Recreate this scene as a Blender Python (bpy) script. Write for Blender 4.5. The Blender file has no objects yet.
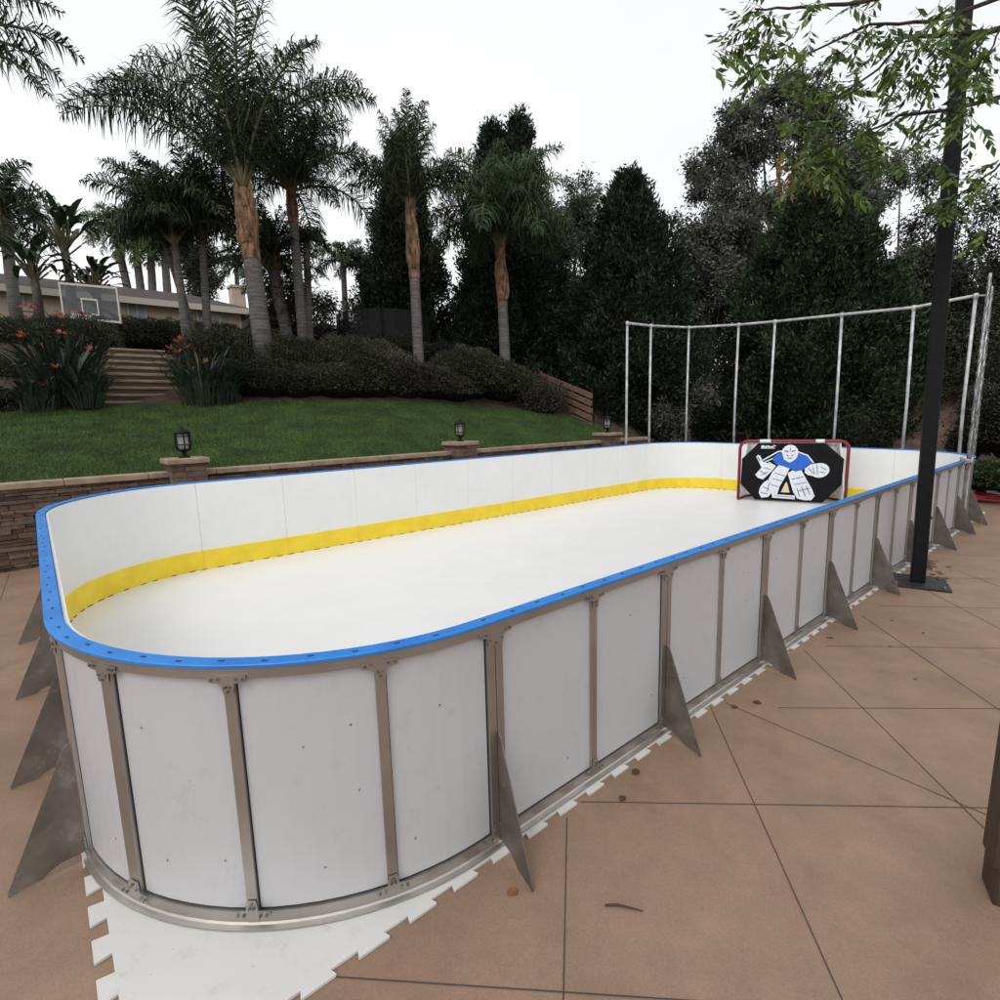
import bpy, math, random
import numpy as np
from mathutils import Vector, Matrix
random.seed(7)
rng = np.random.default_rng(7)
S = bpy.context.scene
COL = S.collection
PI = math.pi
V = Vector

# ------------------------------------------------------------------ camera
FPX, YAW, PIT, ROLL = 541.237, 0.86712, 0.15137, -0.02613
CAM = V((-1.40351, -1.70657, 1.93198))
FW = V((math.cos(YAW) * math.cos(PIT), math.sin(YAW) * math.cos(PIT), -math.sin(PIT)))
_r = V((math.sin(YAW), -math.cos(YAW), 0)); _u = _r.cross(FW)
RT = math.cos(ROLL) * _r + math.sin(ROLL) * _u
UP = -math.sin(ROLL) * _r + math.cos(ROLL) * _u


def at(x, y, d):
    """world point seen at photo position (x, y), d metres along the view axis"""
    return CAM + (FW + RT * ((x - 500) / FPX) - UP * ((y - 500) / FPX)) * d


def onplane(x, y, n, c):
    d = FW + RT * ((x - 500) / FPX) - UP * ((y - 500) / FPX)
    n = V(n)
    return CAM + d * ((c - n.dot(CAM)) / n.dot(d))


def gnd(x, y, z=0.0):
    return onplane(x, y, (0, 0, 1), z)


cd = bpy.data.cameras.new('camera'); cam = bpy.data.objects.new('camera', cd); COL.objects.link(cam)
M = Matrix((RT, UP, -FW)).transposed().to_4x4(); M.translation = CAM
cam.matrix_world = M
cd.sensor_fit = 'HORIZONTAL'; cd.sensor_width = 36; cd.lens = 36 * FPX / 1000
cd.clip_start = 0.05; cd.clip_end = 2000
S.camera = cam

# ------------------------------------------------------------------ object helpers


def tag(o, label=None, cat=None, group=None, kind=None):
    if label: o['label'] = label
    if cat: o['category'] = cat
    if group: o['group'] = group
    if kind: o['kind'] = kind
    return o


def thing(name, label, cat, loc=(0, 0, 0), group=None):
    o = bpy.data.objects.new(name, None); COL.objects.link(o); o.location = loc
    o.empty_display_size = 0.2
    return tag(o, label, cat, group)


def link_mesh(name, me, mat=None, parent=None):
    o = bpy.data.objects.new(name, me); COL.objects.link(o)
    if mat is not None and len(me.materials) == 0: me.materials.append(mat)
    if parent is not None:
        o.parent = parent
        o.matrix_parent_inverse = Matrix.Translation(-V(parent_loc(parent)))
    return o


def parent_loc(p):
    return V(p.location) if p.type == 'EMPTY' else V((0, 0, 0))   # mesh parts sit at the world origin


class MB:
    """collects shapes in world coordinates, builds ONE mesh object"""
    def __init__(s): s.v = []; s.f = []

    def add(s, vs, fs):
        o = len(s.v); s.v += [tuple(p) for p in vs]; s.f += [tuple(i + o for i in f) for f in fs]

    def box(s, c, ax, ay, az):
        c, ax, ay, az = V(c), V(ax), V(ay), V(az)
        vs = [c + ax * i + ay * j + az * k for k in (-1, 1) for j in (-1, 1) for i in (-1, 1)]
        fs = [(0, 2, 3, 1), (4, 5, 7, 6), (0, 1, 5, 4), (2, 6, 7, 3), (0, 4, 6, 2), (1, 3, 7, 5)]
        if ax.cross(ay).dot(az) < 0: fs = [f[::-1] for f in fs]
        s.add(vs, fs)

    def abox(s, lo, hi):
        lo, hi = V(lo), V(hi); h = (hi - lo) / 2
        s.box((lo + hi) / 2, (h.x, 0, 0), (0, h.y, 0), (0, 0, h.z))

    def tube(s, pts, rad, n=8, cap=True):
        pts = [V(p) for p in pts]
        if not hasattr(rad, '__len__'): rad = [rad] * len(pts)
        o = len(s.v); m = len(pts); ref = None
        for i, p in enumerate(pts):
            t = (pts[min(i + 1, m - 1)] - pts[max(i - 1, 0)]).normalized()
            if ref is None: ref = V((0, 0, 1)) if abs(t.z) < 0.9 else V((1, 0, 0))
            a = (ref - t * ref.dot(t)).normalized(); b = t.cross(a); ref = a
            for k in range(n):
                th = 2 * PI * k / n
                s.v.append(tuple(p + (a * math.cos(th) + b * math.sin(th)) * rad[i]))
        for i in range(m - 1):
            for k in range(n):
                k2 = (k + 1) % n
                s.f.append((o + i * n + k, o + i * n + k2, o + (i + 1) * n + k2, o + (i + 1) * n + k))
        if cap:
            s.f.append(tuple(o + k for k in range(n))[::-1]); s.f.append(tuple(o + (m - 1) * n + k for k in range(n)))

    def prism(s, poly, ext):
        """poly: planar list of points (ccw seen from +ext), extruded by ext"""
        ext = V(ext); n = len(poly); vs = [V(p) for p in poly] + [V(p) + ext for p in poly]
        fs = [tuple(range(n))[::-1], tuple(range(n, 2 * n))]
        fs += [(i, (i + 1) % n, n + (i + 1) % n, n + i) for i in range(n)]
        s.add(vs, fs)

    def lathe(s, c, prof, n=14):
        c = V(c); o = len(s.v); m = len(prof)
        for r, z in prof:
            for k in range(n):
                th = 2 * PI * k / n
                s.v.append((c.x + r * math.cos(th), c.y + r * math.sin(th), c.z + z))
        for i in range(m - 1):
            for k in range(n):
                k2 = (k + 1) % n
                s.f.append((o + i * n + k, o + i * n + k2, o + (i + 1) * n + k2, o + (i + 1) * n + k))
        s.f.append(tuple(o + k for k in range(n))[::-1]); s.f.append(tuple(o + (m - 1) * n + k for k in range(n)))

    def build(s, name, mat, parent=None, smooth=False, bevel=0):
        me = bpy.data.meshes.new(name); me.from_pydata(s.v, [], s.f); me.update()
        if smooth: me.polygons.foreach_set('use_smooth', [True] * len(me.polygons))
        o = link_mesh(name, me, mat, parent)
        if bevel:
            b = o.modifiers.new('bevel', 'BEVEL'); b.width = bevel; b.segments = 2; b.limit_method = 'ANGLE'
        return o


def np_mesh(name, verts, nside, mat, parent=None, extra=None):
    """verts (N, nside, 3) array of separate polygons; extra: MB added to the same mesh"""
    N = verts.shape[0]; vs = verts.reshape(-1, 3)
    ev = np.array(extra.v, dtype=np.float64).reshape(-1, 3) if extra else np.zeros((0, 3))
    me = bpy.data.meshes.new(name)
    ef = extra.f if extra else []
    loops = np.arange(N * nside)
    starts = np.arange(N) * nside
    if ef:
        el = np.concatenate([np.array(f) for f in ef]) + N * nside
        es = np.cumsum([0] + [len(f) for f in ef])[:-1] + N * nside
        loops = np.concatenate([loops, el]); starts = np.concatenate([starts, es])
    allv = np.concatenate([vs, ev]) if len(ev) else vs
    me.vertices.add(len(allv)); me.vertices.foreach_set('co', allv.astype(np.float32).ravel())
    me.loops.add(len(loops)); me.loops.foreach_set('vertex_index', loops.astype(np.int32))
    me.polygons.add(len(starts)); me.polygons.foreach_set('loop_start', starts.astype(np.int32))
    me.update(calc_edges=True); me.validate()
    return link_mesh(name, me, mat, parent)


def nrm(a): return a / (np.linalg.norm(a, axis=-1, keepdims=True) + 1e-9)


def leaves(base, d, L, W, fold=0.15, side=None):
    """diamond leaves: base (N,3), direction d (N,3); returns (N,4,3)"""
    N = len(base); d = nrm(d)
    if side is None:
        side = nrm(np.cross(d, rng.normal(size=(N, 3))))
    L = np.broadcast_to(np.asarray(L, float), (N,))[:, None]; W = np.broadcast_to(np.asarray(W, float), (N,))[:, None]
    m = base + d * L * 0.45
    n = np.cross(d, side)
    return np.stack([base, m + side * W / 2 + n * fold * W, base + d * L, m - side * W / 2 + n * fold * W], 1)


# ------------------------------------------------------------------ materials


def newmat(name):
    m = bpy.data.materials.new(name); m.use_nodes = True
    nt = m.node_tree; b = nt.nodes['Principled BSDF']
    return m, nt, b


def ramp(nt, src, stops):
    r = nt.nodes.new('ShaderNodeValToRGB')
    while len(r.color_ramp.elements) < len(stops): r.color_ramp.elements.new(0.5)
    for e, (p, c) in zip(r.color_ramp.elements, stops):
        e.position = p; e.color = (*c, 1)
    nt.links.new(src, r.inputs['Fac']); return r.outputs['Color']


def noise(nt, scale, detail=4, rough=0.55, obj=True, stretch=None):
    tc = nt.nodes.new('ShaderNodeTexCoord'); n = nt.nodes.new('ShaderNodeTexNoise')
    n.inputs['Scale'].default_value = scale; n.inputs['Detail'].default_value = detail; n.inputs['Roughness'].default_value = rough
    src = tc.outputs['Object']
    if stretch:
        mp = nt.nodes.new('ShaderNodeMapping'); mp.inputs['Scale'].default_value = stretch
        nt.links.new(src, mp.inputs['Vector']); src = mp.outputs['Vector']
    nt.links.new(src, n.inputs['Vector'])
    return n.outputs['Fac']


def mix(nt, fac, a, b, mode='MIX'):
    m = nt.nodes.new('ShaderNodeMix'); m.data_type = 'RGBA'; m.blend_type = mode
    for sock, val in ((m.inputs[0], fac), (m.inputs[6], a), (m.inputs[7], b)):
        if isinstance(val, (int, float)): sock.default_value = val
        elif isinstance(val, tuple): sock.default_value = (*val, 1)
        else: nt.links.new(val, sock)
    return m.outputs[2]


def bump(nt, b, h, strength, dist=0.01):
    bp = nt.nodes.new('ShaderNodeBump'); bp.inputs['Strength'].default_value = strength; bp.inputs['Distance'].default_value = dist
    nt.links.new(h, bp.inputs['Height']); nt.links.new(bp.outputs['Normal'], b.inputs['Normal'])


def mat(name, c1, c2=None, scale=5, rough=0.6, metal=0, bmp=0, bscale=None, detail=5, stretch=None, lo=0.35, hi=0.65, spec=None, bdist=0.01):
    m, nt, b = newmat(name)
    b.inputs['Roughness'].default_value = rough; b.inputs['Metallic'].default_value = metal
    if spec is not None: b.inputs['Specular IOR Level'].default_value = spec
    if c2 is None: b.inputs['Base Color'].default_value = (*c1, 1)
    else:
        nt.links.new(ramp(nt, noise(nt, scale, detail, stretch=stretch), [(lo, c1), (hi, c2)]), b.inputs['Base Color'])
    if bmp: bump(nt, b, noise(nt, bscale or scale * 4, 6, stretch=stretch), bmp, bdist)
    return m


def leafmat(name, cols, rough=0.55, trans=0.25, clump=None, spec=0.3):
    """cols: list of colours picked per leaf; clump: noise scale for larger patches of another mix"""
    m, nt, b = newmat(name)
    g = nt.nodes.new('ShaderNodeNewGeometry')
    n = len(cols)
    c = ramp(nt, g.outputs['Random Per Island'], [(i / max(1, n - 1), k) for i, k in enumerate(cols)])
    if clump:
        f = ramp(nt, noise(nt, clump, 2), [(0.35, (0.62, 0.62, 0.62)), (0.65, (1.3, 1.3, 1.25))])
        c = mix(nt, 1.0, c, f, 'MULTIPLY')
    nt.links.new(c, b.inputs['Base Color']); b.inputs['Roughness'].default_value = rough
    b.inputs['Specular IOR Level'].default_value = spec
    if trans:
        t = nt.nodes.new('ShaderNodeBsdfTranslucent'); nt.links.new(c, t.inputs['Color'])
        ms = nt.nodes.new('ShaderNodeMixShader'); ms.inputs[0].default_value = trans
        nt.links.new(b.outputs[0], ms.inputs[1]); nt.links.new(t.outputs[0], ms.inputs[2])
        nt.links.new(ms.outputs[0], nt.nodes['Material Output'].inputs['Surface'])
    return m


def paving_mat():
    m, nt, b = newmat('tinted_concrete')
    big = ramp(nt, noise(nt, 0.55, 5, 0.6), [(0.3, (0.226, 0.143, 0.096)), (0.7, (0.280, 0.187, 0.131))])
    mid = ramp(nt, noise(nt, 3.2, 6, 0.65), [(0.3, (0.84, 0.84, 0.85)), (0.7, (1.12, 1.10, 1.08))])
    c = mix(nt, 1.0, big, mid, 'MULTIPLY')
    fine = ramp(nt, noise(nt, 120, 4, 0.75), [(0.3, (0.66, 0.66, 0.66)), (0.7, (1.3, 1.29, 1.27))])
    c = mix(nt, 0.45, c, fine, 'MULTIPLY')
    st = ramp(nt, noise(nt, 1.7, 8, 0.72), [(0.56, (1, 1, 1)), (0.74, (0.80, 0.78, 0.76))])
    c = mix(nt, 1.0, c, st, 'MULTIPLY')
    nt.links.new(c, b.inputs['Base Color'])
    rr = ramp(nt, noise(nt, 2.3, 6), [(0.35, (0.5, 0.5, 0.5)), (0.65, (0.72, 0.72, 0.72))]); nt.links.new(rr, b.inputs['Roughness'])
    b.inputs['Specular IOR Level'].default_value = 0.35
    bump(nt, b, noise(nt, 140, 5, 0.7), 0.35, 0.004)
    return m


def plastic_white(name, col, speck=(0.25, 0.25, 0.25), rough=0.35, wear=0.9, dots_scale=4.5, sel0=0.40):
    m, nt, b = newmat(name)
    c = ramp(nt, noise(nt, 1.6, 5, 0.6), [(0.3, tuple(x * 0.95 for x in col)), (0.7, col)])
    v = nt.nodes.new('ShaderNodeTexVoronoi'); v.inputs['Scale'].default_value = dots_scale
    tc = nt.nodes.new('ShaderNodeTexCoord'); nt.links.new(tc.outputs['Object'], v.inputs['Vector'])
    dots = ramp(nt, v.outputs['Distance'], [(0.024, (1, 1, 1)), (0.032, (0, 0, 0))])
    sel = ramp(nt, v.outputs['Color'], [(sel0, (0, 0, 0)), (sel0 + 0.02, (1, 1, 1))])
    dd = mix(nt, 1.0, dots, sel, 'MULTIPLY')
    c = mix(nt, dd, c, speck)
    sm = ramp(nt, noise(nt, 9, 8, 0.75), [(0.55, (1, 1, 1)), (0.75, (wear, wear, wear))])
    c = mix(nt, 1.0, c, sm, 'MULTIPLY')
    sc = ramp(nt, noise(nt, 5, 9, 0.8, stretch=(1, 7, 1)), [(0.60, (1, 1, 1)), (0.72, (0.93, 0.93, 0.93))]); c = mix(nt, 1.0, c, sc, 'MULTIPLY')
    nt.links.new(c, b.inputs['Base Color']); b.inputs['Roughness'].default_value = rough
    b.inputs['Specular IOR Level'].default_value = 0.4
    bump(nt, b, noise(nt, 2.2, 3), 0.06, 0.02)
    return m


MT = {}
MT['paving'] = paving_mat()
MT['joint'] = mat('paving_joint_shadow', (0.062, 0.042, 0.032), rough=0.9)
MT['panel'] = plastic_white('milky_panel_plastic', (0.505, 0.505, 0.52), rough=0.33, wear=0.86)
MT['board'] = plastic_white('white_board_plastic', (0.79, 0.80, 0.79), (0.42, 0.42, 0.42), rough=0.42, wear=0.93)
MT['ice'] = plastic_white('synthetic_ice', (0.75, 0.745, 0.735), (0.42, 0.42, 0.40), rough=0.38, wear=0.93, dots_scale=5, sel0=0.5)
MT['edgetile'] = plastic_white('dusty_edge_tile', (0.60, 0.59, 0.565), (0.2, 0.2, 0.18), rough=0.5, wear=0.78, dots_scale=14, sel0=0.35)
MT['yellow'] = mat('yellow_plastic', (0.80, 0.58, 0.02), (0.88, 0.67, 0.035), 4, rough=0.4)
MT['blue'] = mat('blue_plastic', (0.012, 0.165, 0.53), (0.022, 0.215, 0.64), 5, rough=0.42)
MT['slot'] = mat('slot_shadow', (0.008, 0.04, 0.12), rough=0.8)
MT['alu'] = mat('mill_aluminium', (0.385, 0.36, 0.335), (0.475, 0.447, 0.42), 3, rough=0.38, metal=0.9, bmp=0.03, bscale=60)
m, nt, b = newmat('weathered_steel_plate')
c = ramp(nt, noise(nt, 5, 5), [(0.35, (0.15, 0.13, 0.115)), (0.65, (0.25, 0.225, 0.20))])
st_ = ramp(nt, noise(nt, 7, 9, 0.75), [(0.54, (0, 0, 0)), (0.74, (0.75, 0.75, 0.75))])
nt.links.new(mix(nt, st_, c, (0.42, 0.41, 0.40)), b.inputs['Base Color'])
b.inputs['Metallic'].default_value = 0.6; b.inputs['Roughness'].default_value = 0.45; bump(nt, b, noise(nt, 40, 5), 0.08)
MT['plate'] = m
MT['seam'] = mat('black_seam', (0.02, 0.019, 0.018), rough=0.7)
MT['bolt'] = mat('bolt_steel', (0.10, 0.095, 0.085), (0.3, 0.29, 0.27), 60, rough=0.45, metal=0.7)
MT['galv'] = mat('galvanised_tube', (0.33, 0.34, 0.34), (0.56, 0.57, 0.57), 6, rough=0.5, metal=0.4)
MT['black'] = mat('black_powder_coat', (0.0045, 0.0045, 0.005), (0.008, 0.008, 0.009), 12, rough=0.55, spec=0.18)
MT['blackplate'] = mat('black_steel_plate', (0.012, 0.013, 0.015), (0.03, 0.032, 0.035), 8, rough=0.5, spec=0.3)
MT['darkwood'] = mat('dark_stained_wood', (0.030, 0.018, 0.012), (0.065, 0.038, 0.024), 6, rough=0.6, stretch=(12, 12, 0.8), bmp=0.25, bscale=12)
MT['red'] = mat('red_tube_paint', (0.15, 0.008, 0.02), (0.21, 0.012, 0.026), 8, rough=0.4)
MT['net'] = mat('white_net_cord', (0.75, 0.75, 0.74), rough=0.8)
MT['netgrey'] = mat('grey_netting', (0.04, 0.042, 0.042), (0.17, 0.17, 0.17), 30, rough=0.8)
MT['tarp'] = mat('black_tarp', (0.005, 0.005, 0.007), (0.009, 0.009, 0.011), 14, rough=0.75, spec=0.15, bmp=0.2, bscale=9, bdist=0.02)
MT['printblue'] = mat('blue_print', (0.012, 0.115, 0.56), rough=0.55)
MT['printwhite'] = mat('white_print', (0.62, 0.66, 0.74), (0.78, 0.80, 0.84), 20, rough=0.55)
MT['printline'] = mat('dark_print_line', (0.03, 0.035, 0.05), rough=0.6)
MT['printcream'] = mat('cream_print', (0.66, 0.58, 0.36), rough=0.6)
MT['stone'] = None
MT['cap'] = mat('sandstone_cap', (0.23, 0.165, 0.112), (0.36, 0.27, 0.19), 5, rough=0.8, bmp=0.4, bscale=25)
MT['soil'] = mat('bark_soil', (0.028, 0.020, 0.014), (0.075, 0.05, 0.032), 4, rough=0.95, bmp=0.9, bscale=14, bdist=0.06)
MT['mulch'] = mat('brown_mulch', (0.075, 0.046, 0.032), (0.15, 0.098, 0.07), 3, rough=0.95, bmp=0.9, bscale=10, bdist=0.08)
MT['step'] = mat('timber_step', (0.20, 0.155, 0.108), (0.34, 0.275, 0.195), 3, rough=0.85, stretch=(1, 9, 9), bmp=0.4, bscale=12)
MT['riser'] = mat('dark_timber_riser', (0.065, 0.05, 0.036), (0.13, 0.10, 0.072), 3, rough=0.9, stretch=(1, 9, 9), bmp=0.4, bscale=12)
MT['plank'] = mat('weathered_plank', (0.10, 0.058, 0.04), (0.21, 0.13, 0.09), 3, rough=0.85, stretch=(1.5, 1.5, 9), bmp=0.4, bscale=10)
MT['stucco'] = mat('beige_stucco', (0.44, 0.37, 0.285), (0.52, 0.44, 0.345), 2, rough=0.9, bmp=0.2, bscale=40)
MT['yellowstucco'] = mat('ochre_stucco', (0.40, 0.30, 0.15), (0.46, 0.36, 0.19), 2, rough=0.9)
MT['roof'] = mat('brown_shingles', (0.032, 0.024, 0.020), (0.065, 0.05, 0.042), 6, rough=0.9, bmp=0.6, bscale=18, bdist=0.05)
MT['trim'] = mat('cream_trim', (0.52, 0.48, 0.42), rough=0.7)
MT['glass'] = mat('window_glass', (0.24, 0.29, 0.30), (0.36, 0.41, 0.42), 2, rough=0.08, spec=0.6)
MT['acrylic'] = None
MT['hose'] = mat('red_hose_rubber', (0.42, 0.03, 0.025), (0.5, 0.05, 0.04), 10, rough=0.5)
MT['bark'] = mat('grey_bark', (0.06, 0.05, 0.042), (0.14, 0.12, 0.10), 6, rough=0.95, stretch=(3, 3, 1), bmp=0.8, bscale=14, bdist=0.03)
MT['darkbark'] = mat('dark_bark', (0.022, 0.017, 0.014), (0.05, 0.04, 0.032), 8, rough=0.95, bmp=0.6, bscale=18, bdist=0.02)
MT['boot'] = mat('palm_boot', (0.055, 0.032, 0.019), (0.30, 0.165, 0.092), 5, rough=0.9, stretch=(1.5, 1.5, 0.7), bmp=0.9, bscale=8, bdist=0.05)


def ring_trunk_mat():
    m, nt, b = newmat('ringed_palm_trunk')
    c = ramp(nt, noise(nt, 3, 5, stretch=(1, 1, 5)), [(0.3, (0.06, 0.054, 0.049)), (0.7, (0.155, 0.14, 0.127))])
    w = nt.nodes.new('ShaderNodeTexWave'); w.wave_type = 'BANDS'; w.bands_direction = 'Z'
    w.inputs['Scale'].default_value = 3.1; w.inputs['Distortion'].default_value = 2.6; w.inputs['Detail'].default_value = 3
    tc = nt.nodes.new('ShaderNodeTexCoord'); nt.links.new(tc.outputs['Object'], w.inputs['Vector'])
    k = ramp(nt, w.outputs['Fac'], [(0.0, (0.74, 0.72, 0.70)), (0.3, (1, 1, 1))])
    nt.links.new(mix(nt, 1.0, c, k, 'MULTIPLY'), b.inputs['Base Color']); b.inputs['Roughness'].default_value = 0.9
    bump(nt, b, w.outputs['Fac'], 0.25, 0.015)
    return m


MT['ring'] = ring_trunk_mat()


def stone_mat():
    m, nt, b = newmat('stacked_ledgestone')
    g = nt.nodes.new('ShaderNodeNewGeometry')
    c = ramp(nt, g.outputs['Random Per Island'], [(0, (0.055, 0.036, 0.028)), (0.35, (0.105, 0.068, 0.05)), (0.7, (0.15, 0.098, 0.07)), (1, (0.12, 0.098, 0.085))])
    n = ramp(nt, noise(nt, 9, 6, 0.65), [(0.3, (0.65, 0.65, 0.65)), (0.7, (1.3, 1.27, 1.22))])
    nt.links.new(mix(nt, 1.0, c, n, 'MULTIPLY'), b.inputs['Base Color']); b.inputs['Roughness'].default_value = 0.92
    bump(nt, b, noise(nt, 28, 6, 0.65), 0.7, 0.02)
    return m


MT['stone'] = stone_mat()
m, nt, b = newmat('backboard_acrylic')
b.inputs['Base Color'].default_value = (0.07, 0.08, 0.08, 1); b.inputs['Roughness'].default_value = 0.15; b.inputs['Alpha'].default_value = 0.45
MT['acrylic'] = m
m, nt, b = newmat('lantern_glass')
b.inputs['Base Color'].default_value = (0.42, 0.46, 0.42, 1); b.inputs['Roughness'].default_value = 0.15; b.inputs['Alpha'].default_value = 0.6
MT['lampglass'] = m
m, nt, b = newmat('dark_mesh_netting')
b.inputs['Base Color'].default_value = (0.012, 0.012, 0.013, 1); b.inputs['Roughness'].default_value = 0.8; b.inputs['Alpha'].default_value = 0.85
MT['darknet'] = m

MT['grassground'] = mat('lawn_soil', (0.012, 0.030, 0.007), (0.030, 0.062, 0.013), 1.3, rough=0.95, bmp=0.8, bscale=60, bdist=0.03)
MT['grass'] = leafmat('grass_blade', [(0.030, 0.068, 0.010), (0.062, 0.122, 0.020), (0.12, 0.18, 0.038)], trans=0.2, clump=1.6)
MT['palm'] = leafmat('palm_leaflet', [(0.016, 0.028, 0.013), (0.032, 0.050, 0.022), (0.055, 0.078, 0.036)], trans=0.15, rough=0.45)
MT['palmgreen'] = leafmat('fresh_palm_leaflet', [(0.022, 0.044, 0.016), (0.042, 0.074, 0.028), (0.075, 0.115, 0.044)], trans=0.25, rough=0.45)
MT['palmbright'] = leafmat('bright_palm_leaflet', [(0.045, 0.085, 0.025), (0.085, 0.14, 0.04), (0.14, 0.20, 0.06)], trans=0.3, rough=0.45)
MT['rachis'] = mat('frond_stalk', (0.07, 0.075, 0.035), (0.15, 0.14, 0.07), 5, rough=0.6)
MT['stalk'] = mat('leaf_stalk', (0.012, 0.022, 0.010), (0.03, 0.045, 0.022), 5, rough=0.6)
MT['cypress'] = leafmat('dark_cypress_spray', [(0.008, 0.014, 0.009), (0.019, 0.030, 0.018), (0.050, 0.068, 0.040)], trans=0.08, rough=0.7, clump=0.9, spec=0.15)
MT['conifer'] = leafmat('green_conifer_spray', [(0.010, 0.019, 0.010), (0.022, 0.037, 0.019), (0.058, 0.080, 0.042)], trans=0.08, rough=0.7, clump=0.8, spec=0.15)
MT['euc'] = leafmat('gum_leaf', [(0.040, 0.044, 0.036), (0.095, 0.102, 0.084), (0.20, 0.205, 0.175)], trans=0.18, rough=0.6, clump=0.7)
MT['euclight'] = leafmat('silver_gum_leaf', [(0.05, 0.062, 0.042), (0.085, 0.10, 0.072), (0.14, 0.155, 0.115)], trans=0.2, rough=0.6, clump=0.7)
MT['shade'] = leafmat('dense_shrub_leaf', [(0.014, 0.016, 0.011), (0.030, 0.033, 0.022), (0.055, 0.055, 0.038)], trans=0.1, rough=0.6, clump=0.8)
MT['hedge'] = leafmat('hedge_leaf', [(0.016, 0.021, 0.012), (0.040, 0.047, 0.026), (0.090, 0.094, 0.06)], trans=0.12, rough=0.6, clump=1.3)
MT['hedgebrown'] = leafmat('bronze_hedge_leaf', [(0.026, 0.026, 0.018), (0.056, 0.054, 0.038), (0.115, 0.10, 0.078)], trans=0.12, rough=0.6, clump=1.1)
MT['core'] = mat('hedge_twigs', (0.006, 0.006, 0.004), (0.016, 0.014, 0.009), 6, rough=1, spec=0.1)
MT['paddle'] = leafmat('paddle_leaf', [(0.014, 0.024, 0.015), (0.028, 0.044, 0.027), (0.055, 0.075, 0.05)], trans=0.12, rough=0.4)
MT['bigpaddle'] = leafmat('banana_leaf', [(0.014, 0.030, 0.016), (0.026, 0.048, 0.024), (0.05, 0.082, 0.034)], trans=0.15, rough=0.4)
MT['flower'] = leafmat('orange_bract', [(0.36, 0.055, 0.025), (0.45, 0.09, 0.04), (0.40, 0.13, 0.08)], trans=0.2)
MT['overleaf'] = leafmat('pinnate_leaflet', [(0.030, 0.056, 0.016), (0.065, 0.115, 0.028), (0.12, 0.19, 0.045), (0.23, 0.31, 0.08)], trans=0.4, rough=0.4)
MT['deadleaf'] = leafmat('orange_leaflet', [(0.26, 0.10, 0.04), (0.34, 0.17, 0.08), (0.22, 0.12, 0.05)], trans=0.35)
MT['fallen'] = mat('dry_leaf', (0.16, 0.075, 0.03), (0.26, 0.14, 0.06), 20, rough=0.8)
MT['twig'] = mat('dry_twig', (0.07, 0.035, 0.022), rough=0.9)

# ------------------------------------------------------------------ world and sun
w = bpy.data.worlds.new('World'); S.world = w; w.use_nodes = True
nt = w.node_tree; nt.nodes.clear()
out = nt.nodes.new('ShaderNodeOutputWorld')
sky = nt.nodes.new('ShaderNodeTexSky'); sky.sky_type = 'NISHITA'; sky.sun_disc = False
SUN_EL, SUN_ROT = math.radians(52), math.radians(250)
sky.sun_elevation = SUN_EL; sky.sun_rotation = SUN_ROT; sky.dust_density = 4
bg1 = nt.nodes.new('ShaderNodeBackground'); bg1.inputs['Strength'].default_value = 0.05
hs = nt.nodes.new('ShaderNodeHueSaturation'); hs.inputs['Saturation'].default_value = 0.25
nt.links.new(sky.outputs[0], hs.inputs['Color']); nt.links.new(hs.outputs[0], bg1.inputs['Color'])
tc = nt.nodes.new('ShaderNodeTexCoord'); nz = nt.nodes.new('ShaderNodeTexNoise')
mp = nt.nodes.new('ShaderNodeMapping'); mp.inputs['Scale'].default_value = (1, 1, 2.2)
nt.links.new(tc.outputs['Generated'], mp.inputs['Vector']); nt.links.new(mp.outputs[0], nz.inputs['Vector'])
nz.inputs['Scale'].default_value = 1.6; nz.inputs['Detail'].default_value = 5; nz.inputs['Roughness'].default_value = 0.5
cr = ramp(nt, nz.outputs['Fac'], [(0.3, (0.76, 0.78, 0.805)), (0.62, (0.87, 0.872, 0.875))])
bg2 = nt.nodes.new('ShaderNodeBackground'); bg2.inputs['Strength'].default_value = 0.96
nt.links.new(cr, bg2.inputs['Color'])
ad = nt.nodes.new('ShaderNodeAddShader'); nt.links.new(bg1.outputs[0], ad.inputs[0]); nt.links.new(bg2.outputs[0], ad.inputs[1])
nt.links.new(ad.outputs[0], out.inputs['Surface'])
sl = bpy.data.lights.new('sun', 'SUN'); sl.energy = 0.6; sl.angle = math.radians(25); sl.color = (1, 0.97, 0.93)
so = bpy.data.objects.new('sun', sl); COL.objects.link(so)
sd = V((math.sin(SUN_ROT) * math.cos(SUN_EL), math.cos(SUN_ROT) * math.cos(SUN_EL), math.sin(SUN_EL)))
so.rotation_euler = sd.to_track_quat('Z', 'Y').to_euler(); so.location = (0, 0, 30)
S.view_settings.view_transform = 'Standard'; S.view_settings.look = 'None'; S.view_settings.gamma = 1
S.view_settings.exposure = 0.1

# ------------------------------------------------------------------ ground
GZ = -0.014
mb = MB(); mb.add([(-400, -400, -0.06), (400, -400, -0.06), (400, 400, -0.06), (-400, 400, -0.06)], [(0, 1, 2, 3)])
tag(mb.build('ground', MT['soil']), kind='structure')
mb = MB(); mb.add([(-30, -30, GZ), (13.2, -30, GZ), (13.2, -0.6, GZ), (13.0, 0.3, GZ), (12.9, 8.45, GZ), (-30, 8.45, GZ)], [(0, 1, 2, 3, 4, 5)])
tag(mb.build('patio_paving', MT['paving']), kind='structure')


def joint(p, q, wd=0.0048):
    a, c = gnd(*p, GZ), gnd(*q, GZ)
    d = (c - a).normalized(); n = V((-d.y, d.x, 0)) * wd / 2; z = V((0, 0, 0.003))
    jm.add([a + n * -1 + z, c - n + z, c + n + z, a + n + z], [(0, 1, 2, 3)])


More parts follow.
